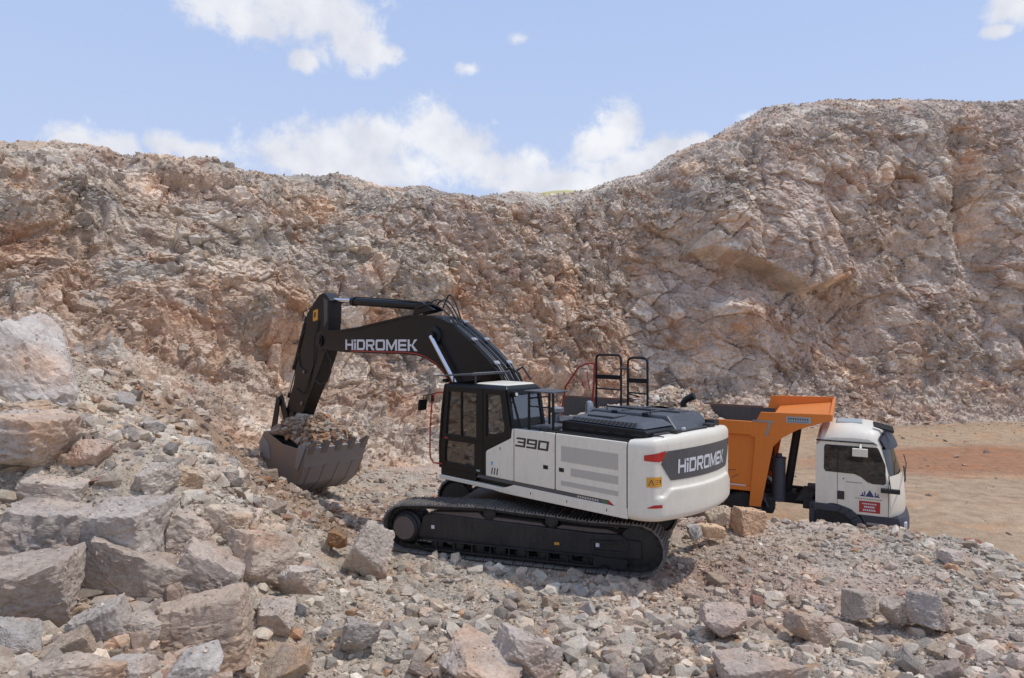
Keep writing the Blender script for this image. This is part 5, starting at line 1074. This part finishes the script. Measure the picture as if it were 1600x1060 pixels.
# ------------------------------------------------------------------ tipper truck
def build_truck():
    root = empty('dump_truck', (TKX, TKY, -.84), (R_(1.07), R_(.70), TKA), 'tipper truck with a white cab and an orange body full of rock behind the excavator', 'truck')
    b = lambda: B()
    yaw = 0
    # cab shell: profile in x,z swept across, corners swept back
    prof = [(0, .78), (0, 1.6), (0, 2.5), (.03, 2.72), (.12, 2.86), (.35, 2.93), (.8, 2.955), (1.25, 2.94), (1.50, 2.88), (1.62, 2.76), (1.70, 2.55), (1.80, 2.2), (1.93, 1.75), (1.99, 1.6), (2.03, 1.2), (2.05, .9), (2.03, .80)]
    def cabp(x, z, y, out=0.):
        a = abs(y)/1.12; fx = float(sstep(.9, 2.0, x)); x2 = x-.36*a**2.2*fx
        z2 = z-(.28*a**6 if z > 2.70 else .28*a**6*max(0, (z-2.45)/.25) if z > 2.45 else 0)
        n = Vector((1, 0, .3)).normalized()
        return (x2+out, y*1.0, z2)
    ys = [-1.12, -1.105, -1.07, -1.0, -.9, -.75, -.5, -.25, 0, .25, .5, .75, .9, 1.0, 1.07, 1.105, 1.12]
    q = b(); rows = [[cabp(x, z, y) for x, z in prof] for y in ys]; q.grid(rows)
    for y, rev in ((-1.12, 0), (1.12, 1)): q.face([cabp(x, z, y) for x, z in prof])
    q.face([cabp(prof[0][0], prof[0][1], y) for y in ys]+[cabp(prof[-1][0], prof[-1][1], y) for y in ys[::-1]])
    cab = q.done('cab', 'cwhite', root, smooth=True)
    # wheel arch + door shut lines + windows on both sides
    for s_, nm in ((-1, 'right'), (1, 'left')):
        Y = lambda a: s_*(1.12+a)
        win = [(.23, 2.46), (.20, 2.40), (.20, 1.86), (.24, 1.80), (.88, 1.79), (1.02, 1.73), (1.16, 1.62), (1.27, 1.59), (1.50, 1.59), (1.55, 1.63), (1.535, 2.05), (1.42, 2.35), (1.36, 2.46)]
        q = b(); q.prism([(x+(.85-x)*-.02, z+(2.05-z)*-.03) for x, z in win], Y(-.01), Y(.006)); q.done('window_seal', 'rubber', cab)
        q = b(); q.prism(win, Y(-.005), Y(.012)); w = q.done('side_window', 'dglass', cab)
        q = b(); q.box(.485, .515, Y(-.01), Y(.016), 1.80, 2.46); q.done('window_post', 'rubber', w)
        q = b(); q.prism([(0.0, 2.585), (1.30, 2.585), (1.38, 2.53), (1.30, 2.555), (0, 2.555)], Y(-.02), Y(.03)); q.done('rain_gutter', 'rubber', cab, .004)
        q = b(); q.box(.495, .505, Y(-.005), Y(.003), .98, 1.78); q.box(1.62, 1.632, Y(-.005), Y(.003), .80, 1.75); q.box(.5, 1.3, Y(-.005), Y(.003), .985, .995) if False else None; q.done('door_gap', 'dtext', cab)
        q = b(); q.box(.50, .66, Y(0), Y(.014), 1.12, 1.33); q.done('door_handle', 'dtext', cab, .02)
        # blue dark fender band over the front wheel
        o = [(-.12, .98), (.62, .965), (.82, .90), (.98, .76), (1.10, .58), (1.12, .40)]; i_ = [(-.12, .80), (.52, .79), (.66, .74), (.80, .62), (.88, .48), (.90, .40)]
        q = b(); n = len(o)
        for k in range(n-1): q.hexa([(o[k][0], Y(-.35), o[k][1]), (o[k+1][0], Y(-.35), o[k+1][1]), (i_[k+1][0], Y(-.35), i_[k+1][1]), (i_[k][0], Y(-.35), i_[k][1]), (o[k][0], Y(.035), o[k][1]), (o[k+1][0], Y(.035), o[k+1][1]), (i_[k+1][0], Y(.035), i_[k+1][1]), (i_[k][0], Y(.035), i_[k][1])])
        q.box(-.14, -.02, Y(-.35), Y(.035), .40, .97); q.done('front_fender', 'fender', root, .02)
        q = b(); q.prism([(1.0, .80), (1.86, .80), (1.90, .40), (1.12, .40), (1.10, .60)], Y(-.25), Y(.01)); stp = q.done('step_panel', 'fender', root, .02)
        q = b(); q.box(1.16, 1.60, Y(.0), Y(.03), .56, .62); q.done('step_tread', 'steel', stp, .005)
        q = b(); q.box(1.45, 1.86, Y(.08), Y(.20), 1.42, 1.52); q.tube([(1.62, Y(0), 1.50), (1.62, Y(.1), 1.50)], .02, 8); q.tube([(1.62, Y(.0), 1.80), (1.66, Y(.12), 1.52)], .014, 8); q.done('door_mirror_arm', 'rubber', cab, .02)
        q = b(); q.box(.82, 1.16, Y(.14), Y(.24), 2.26, 2.45); q.tube([(1.0, Y(.02), 2.52), (1.0, Y(.2), 2.44)], .03, 8); q.done('mirror', 'cwhite', cab, .05, seg=3)
    # emblem and notice on the near door
    y = -1.1245
    q = b(); q.face([(1.12, y, 1.25), (1.32, y, 1.25), (1.22, y, 1.42)]); q.face([(1.00, y, 1.25), (1.12, y, 1.25), (1.10, y, 1.29), (1.02, y, 1.28)]); q.face([(1.32, y, 1.25), (1.44, y, 1.25), (1.42, y, 1.28), (1.33, y, 1.30)])
    for x, h in ((1.06, .09), (1.11, .13), (1.34, .12), (1.40, .09)): q.box(x-.012, x+.012, y-.001, y+.001, 1.285, 1.25+h)
    q.done('door_emblem', 'navy', cab)
    q = b(); q.face([(.99, y, .86), (1.45, y, .86), (1.45, y, 1.14), (.99, y, 1.14)]); q.done('door_notice', 'red', cab)
    q = b()
    for zz, w0, w1, h in ((1.075, 1.06, 1.38, .030), (1.00, 1.10, 1.34, .045), (.92, 1.08, 1.36, .045)):
        k = w0
        while k < w1-.02: q.face([(k, y-.002, zz-h/2), (k+.028, y-.002, zz-h/2), (k+.028, y-.002, zz+h/2), (k, y-.002, zz+h/2)]); k += .04
    q.done('notice_print', 'ltext', cab)
    q = b()
    for k in range(7): q.box(.70+k*.05, .735+k*.05, y-.001, y+.001, 1.565, 1.58)
    q.box(.62, .645, y-.001, y+.001, 1.63, 1.665)
    for k in range(10): q.box(.9+k*.06, .94+k*.06, y-.001, y+.001, 1.185, 1.20)
    q.done('door_print', 'dtext', cab)
    # windscreen, visor, grille, bumper, lamps
    wy = [-1.03, -1.0, -.9, -.75, -.5, -.25, 0, .25, .5, .75, .9, 1.0, 1.03]
    q = b(); q.grid([[cabp(x, z, y, .008) for x, z in ((1.705, 2.53), (1.80, 2.2), (1.92, 1.78))] for y in wy]); q.done('windscreen', 'dglass', cab, smooth=True)
    q = b(); q.grid([[cabp(x, z, y, .02) for x, z in ((1.56, 2.84), (1.66, 2.72), (1.70, 2.60))] for y in wy]); q.grid([[cabp(x, z, y, .05) for x, z in ((1.60, 2.82), (1.73, 2.60), (1.80, 2.42))] for y in wy])
    q.done('sun_visor', 'fender', cab, smooth=True)
    for y in (-.75, -.5, -.25, .0):
        q = b(); q.hexa([(1.28, y-.045, 2.945), (1.72, y-.05, 2.80), (1.72, y+.05, 2.80), (1.28, y+.045, 2.945), (1.30, y-.04, 2.975), (1.74, y-.05, 2.87), (1.74, y+.05, 2.87), (1.30, y+.04, 2.975)]); q.done('visor_bracket', 'rubber', cab, .01)
    q = b(); q.hexa([(.42, -.40, 2.945), (1.05, -.40, 2.958), (1.05, .28, 2.958), (.42, .28, 2.945), (.46, -.36, 2.985), (1.0, -.36, 2.995), (1.0, .24, 2.995), (.46, .24, 2.985)]); rh = q.done('roof_hatch', 'lblue', cab, .015)
    q = b(); q.grid([[cabp(x, z, y, .01) for x, z in ((1.97, 1.55), (2.02, 1.2), (2.035, .95))] for y in wy[2:-2]]); q.done('grille', 'fender', cab)
    q = b(); q.tube([(1.99, -.6, 1.78), (2.03, -.3, 2.0), (2.0, .2, 2.15)], .012, 6); q.tube([(1.97, -1.0, 1.70), (1.99, -.7, 1.74), (2.0, -.3, 1.78), (2.02, .5, 1.78)], .02, 6); q.done('wiper', 'rubber', cab)
    q = b(); bp = [(1.80, .80), (2.06, .80), (2.12, .70), (2.12, .46), (2.02, .36), (1.80, .36)]
    q.grid([[(x-.24*(abs(y)/1.14)**4, y, z) for x, z in bp+[bp[0]]] for y in [-1.14, -1.1, -1.0, -.8, -.5, 0, .5, .8, 1.0, 1.1, 1.14]])
    for y in (-1.14, 1.14): q.face([(x-.24, y, z) for x, z in bp])
    bm_ = q.done('bumper', 'fender', root, smooth=True)
    for y in (-.86, .86): q = b(); q.box(1.93, 2.035, y-.16, y+.16, .52, .70); q.done('headlight', 'lamp', bm_, .02)
    # chassis, tanks, filter tower
    q = b()
    for y in (-.42, .42): q.box(-8.0, 1.7, y-.05, y+.05, .72, 1.0)
    for x in (-7.8, -6, -4, -2.4, -.6, 1.2): q.box(x-.06, x+.06, -.42, .42, .75, .95)
    q.done('chassis', 'rubber', root, .01)
    q = b(); q.box(-3.7, -2.35, -1.16, -.5, .45, .98); q.box(-1.35, -1.0, -1.0, -.5, .5, .95); q.done('fuel_tank', 'rubber', root, .06)
    q = b(); q.tube([(-.90, -.86, .85), (-.90, -.86, 1.95)], .17, 20); q.tube([(-.90, -.86, 1.95), (-.90, -.86, 1.99)], .185, 20); q.tube([(-.90, -.86, 1.99), (-.90, -.86, 2.09)], .08, 14); q.done('air_filter', 'fender', root, smooth=True)
    q = b(); q.tube([(-.75, -.2, .95), (-.50, -.2, 2.75)], .10, 16); q.tube([(-.7, .1, .95), (-.45, .1, 2.8)], .05, 12); q.done('lift_cylinder', 'rubber', root, smooth=True)
    q = b(); q.box(-.30, -.05, -1.0, 1.0, .75, 1.0); q.prism([(-.5, .9), (-.1, .95), (-.02, 1.15), (-.3, 1.22)], -.95, -.4); q.done('rear_cab_mount', 'rubber', root, .02)
    for s_ in (-1, 1):
        q = b(); A0 = arc(-1.75, .52, .68, 15, 165, 12); A1 = arc(-1.75, .52, .63, 15, 165, 12)
        for k in range(12): q.hexa([(A0[k][0], s_*.72, A0[k][1]), (A0[k+1][0], s_*.72, A0[k+1][1]), (A1[k+1][0], s_*.72, A1[k+1][1]), (A1[k][0], s_*.72, A1[k][1]), (A0[k][0], s_*1.15, A0[k][1]), (A0[k+1][0], s_*1.15, A0[k+1][1]), (A1[k+1][0], s_*1.15, A1[k+1][1]), (A1[k][0], s_*1.15, A1[k][1])])
        q.done('rear_fender', 'fender', root, .01)
    for x in (.42, -1.75, -5.6, -6.95):
        for s_ in (-1, 1):
            yo = s_*1.13; yi = s_*(.83 if x > -3 else .55)
            q = b(); q.disc_lathe((x, 0, .52), [(.30, yi), (.46, yi), (.515, yi+s_*.03), (.52, yi+s_*.1), (.52, yo-s_*.08), (.505, yo-s_*.02), (.46, yo), (.30, yo-s_*.01)], 36)
            for k in range(36):
                a = 2*math.pi*k/36; c_, n_ = math.cos(a), math.sin(a); q.hexa([(x+r*c_+e*n_, yy, .52+r*n_-e*c_) for yy in (min(yi, yo)+.04, max(yi, yo)-.04) for r, e in ((.515, .028), (.535, .026), (.535, -.026), (.515, -.028))])
            wh = q.done('wheel', 'rubber', root, smooth=True)
            q = b(); q.disc_lathe((x, 0, .52), [(.30, yo-s_*.02), (.30, yo-s_*.10), (.26, yo-s_*.16), (.15, yo-s_*.08), (.13, yo-s_*.02), (.0, yo-s_*.02)], 28); q.done('rim', 'steel', wh, smooth=True)
    # ---- orange body
    body = None
    X0, X1 = -7.9, -1.42
    q = b(); W = 1.19
    # near and far walls, floor, tailgate, front wall
    for s_ in (-1, 1):
        top = 2.93 if s_ < 0 else 3.05
        q.prism([(X0, 1.14), (X1, 1.14), (X1+.20, top), (-5.7 if s_ < 0 else X0, top), (X0, 2.1 if s_ < 0 else top)], s_*W, s_*(W-.05))
    q.box(X0, X1, -W+.05, W-.05, 1.10, 1.18); q.box(X0-.06, X0, -W, W, 1.14, 2.2)
    q.hexa([(X1-.06, -W+.05, 1.1), (X1, -W+.05, 1.1), (X1, W-.05, 1.1), (X1-.06, W-.05, 1.1), (X1+.34, -W+.05, 3.02), (X1+.40, -W+.05, 3.02), (X1+.40, W-.05, 3.02), (X1+.34, W-.05, 3.02)])
    body = q.done('tipper_body', 'orange', root, .01)
    q = b()   # top rail, lower rail and front corner post
    for s_ in (-1, 1):
        top = 2.93 if s_ < 0 else 3.05
        q.box(X0 if s_ > 0 else -5.65, X1-.12, s_*(W+.002), s_*(W+.075), top-.34, top+.012); q.box(X0, X1-.05, s_*(W+.002), s_*(W+.04), 1.10, 1.22)
        q.hexa([(X1-.16, s_*(W-.02), .72), (X1+.13, s_*(W-.02), .72), (X1+.13, s_*(W+.08), .72), (X1-.16, s_*(W+.08), .72), (X1-.02, s_*(W-.02), 2.6), (X1+.46, s_*(W-.02), 2.6), (X1+.46, s_*(W+.08), 2.6), (X1-.02, s_*(W+.08), 2.6)])
        for x in (-2.9, -4.4, -5.9, -7.4): q.hexa([(x-.12, s_*(W+.002), 1.22), (x+.12, s_*(W+.002), 1.22), (x+.08, s_*(W+.05), 1.22), (x-.08, s_*(W+.05), 1.22)]+[(x+a, s_*(W+e), (top-.34) if x > -5.6 else 2.1) for a, e in ((-.12, .002), (.12, .002), (.08, .05), (-.08, .05))])
    q.done('body_rail', 'orange', body, .012)
    # visor over the cab
    q = b()
    for s_ in (-1, 1):
        q = b(); t0 = 3.20 if s_ < 0 else 3.40
        q.prism([(X1-.22, 2.60), (X1-.22, 2.935), (X1-.02, 2.945), (X1+.10, t0), (.34, t0+.04), (.36, t0-.11), (.1, t0-.20), (-.42, 2.80), (-.80, 2.56), (X1+.40, 2.3)], s_*(W+.005), s_*(W+.065)); q.done('visor_gusset', 'orange', body, .01)
    q = b(); q.hexa([(X1+.36, -W, 2.98), (.30, -W, 3.10), (.30, W, 3.22), (X1+.36, W, 3.06), (X1+.34, -W, 3.05), (.32, -W, 3.17), (.32, W, 3.30), (X1+.34, W, 3.12)]); q.done('cab_visor', 'orange', body, .01, label='scuffed orange canopy plate above the cab')
    q = b(); q.hexa([(.30, -W, 3.06), (.37, -W, 3.06), (.37, W, 3.18), (.30, W, 3.18), (.30, -W, 3.22), (.37, -W, 3.22), (.37, W, 3.40), (.30, W, 3.40)]); q.done('visor_lip', 'orange', body, .008)
    q = b(); q.box(X0+.02, X1+.2, W-.058, W-.051, 1.2, 3.04); q.box(-5.6, X1+.1, -W+.051, -W+.058, 1.2, 2.90); q.done('body_liner', 'liner', body); q = b(); q.box(X0+.02, X1-.1, W-.06, W+.08, 3.064, 3.075); q.done('worn_rim', 'liner', body)
    q = b(); q.box(X1-.1, X1+.42, -W-.078, -W-.070, 2.94, 2.99); q.hexa([(X1+.20, -W-.078, 2.60), (X1+.27, -W-.078, 2.60), (X1+.27, -W-.068, 2.60), (X1+.20, -W-.068, 2.60), (X1+.30, -W-.078, 2.94), (X1+.37, -W-.078, 2.94), (X1+.37, -W-.068, 2.94), (X1+.30, -W-.068, 2.94)]); q.done('pale_strip', 'steel', body)
    q = b(); q.box(X0, X1-.25, -W-.045, -W-.041, 1.225, 1.255); q.done('reflective_tape', 'ltext', body)
    q = b(); q.box(-.70, -.12, -W-.072, -W-.066, 2.97, 3.13); mp_ = q.done('maker_plate', 'lblue', body)
    q = b()
    for k in range(9): q.box(-.66+k*.056, -.625+k*.056, -W-.0745, -W-.0725, 3.045, 3.10)
    for k in range(12): q.box(-.66+k*.042, -.635+k*.042, -W-.0745, -W-.0725, 2.99, 3.015)
    q.done('plate_print', 'grey', body)
    for x, z, l, a in ((-2.45, 1.75, .28, 70), (-2.3, 1.55, .2, 20), (-2.05, 1.6, .22, 5), (-2.3, 1.45, .18, 60), (-2.15, 1.9, .25, 110), (-1.95, 1.45, .2, 30)):
        dx, dz = l/2*math.cos(R_(a)), l/2*math.sin(R_(a)); q = b(); q.hexa([(x-dx, -W-.002, z-dz), (x+dx, -W-.002, z+dz), (x+dx, -W-.004, z+dz), (x-dx, -W-.004, z-dz), (x-dx, -W-.002, z-dz+.02), (x+dx, -W-.002, z+dz+.02), (x+dx, -W-.004, z+dz+.02), (x-dx, -W-.004, z-dz+.02)]); q.done('scratch', 'liner', body)
    return root
TRK = build_truck()
def truck_load():
    rng = np.random.default_rng(9); n = 3200
    Mx = TRK.matrix_basis if False else (Matrix.Translation(TRK.location) @ TRK.rotation_euler.to_matrix().to_4x4())
    R3 = np.array(Mx.to_3x3()); T = np.array(TRK.location)
    hgt = lambda x, y: 2.25+1.30*np.exp(-((x+3.9)/1.15)**2)*(1-(np.abs(y)/2.2)**2)+.55*np.exp(-((x+5.9)/1.2)**2)
    x = rng.uniform(-7.8, -1.5, n); y = rng.uniform(-1.1, 1.1, n); z = hgt(x, y)-.06*rng.random(n)
    P = np.stack([x, y, z], 1)@R3.T+T; r = .05+.13*rng.random(n)**2.6
    names = ['tan', 'pink', 'lgrey', 'pale', 'grey']; C = np.stack([PAL[names[i]] for i in rng.choice(5, n, p=[.3, .22, .16, .14, .18])])*rng.uniform(.75, 1.05, n)[:, None]
    gx, gy = np.meshgrid(np.linspace(-7.85, -1.46, 40), np.linspace(-1.13, 1.13, 16), indexing='ij'); g = np.stack([gx.ravel(), gy.ravel(), hgt(gx.ravel(), gy.ravel())-.05], 1)@R3.T+T
    f = quads(40, 16); f = np.concatenate([f[:, [0, 1, 2]], f[:, [0, 2, 3]]])
    o = scatter('truck_load', P, r, C, 2, rng, 'stone', 12, 1.0, [(g, f, np.repeat(PAL['tan'][None]*.8, len(g), 0))])
    o['label'] = 'heap of broken tan and grey rock loaded in the orange truck body'; o['category'] = 'rubble'
truck_load()
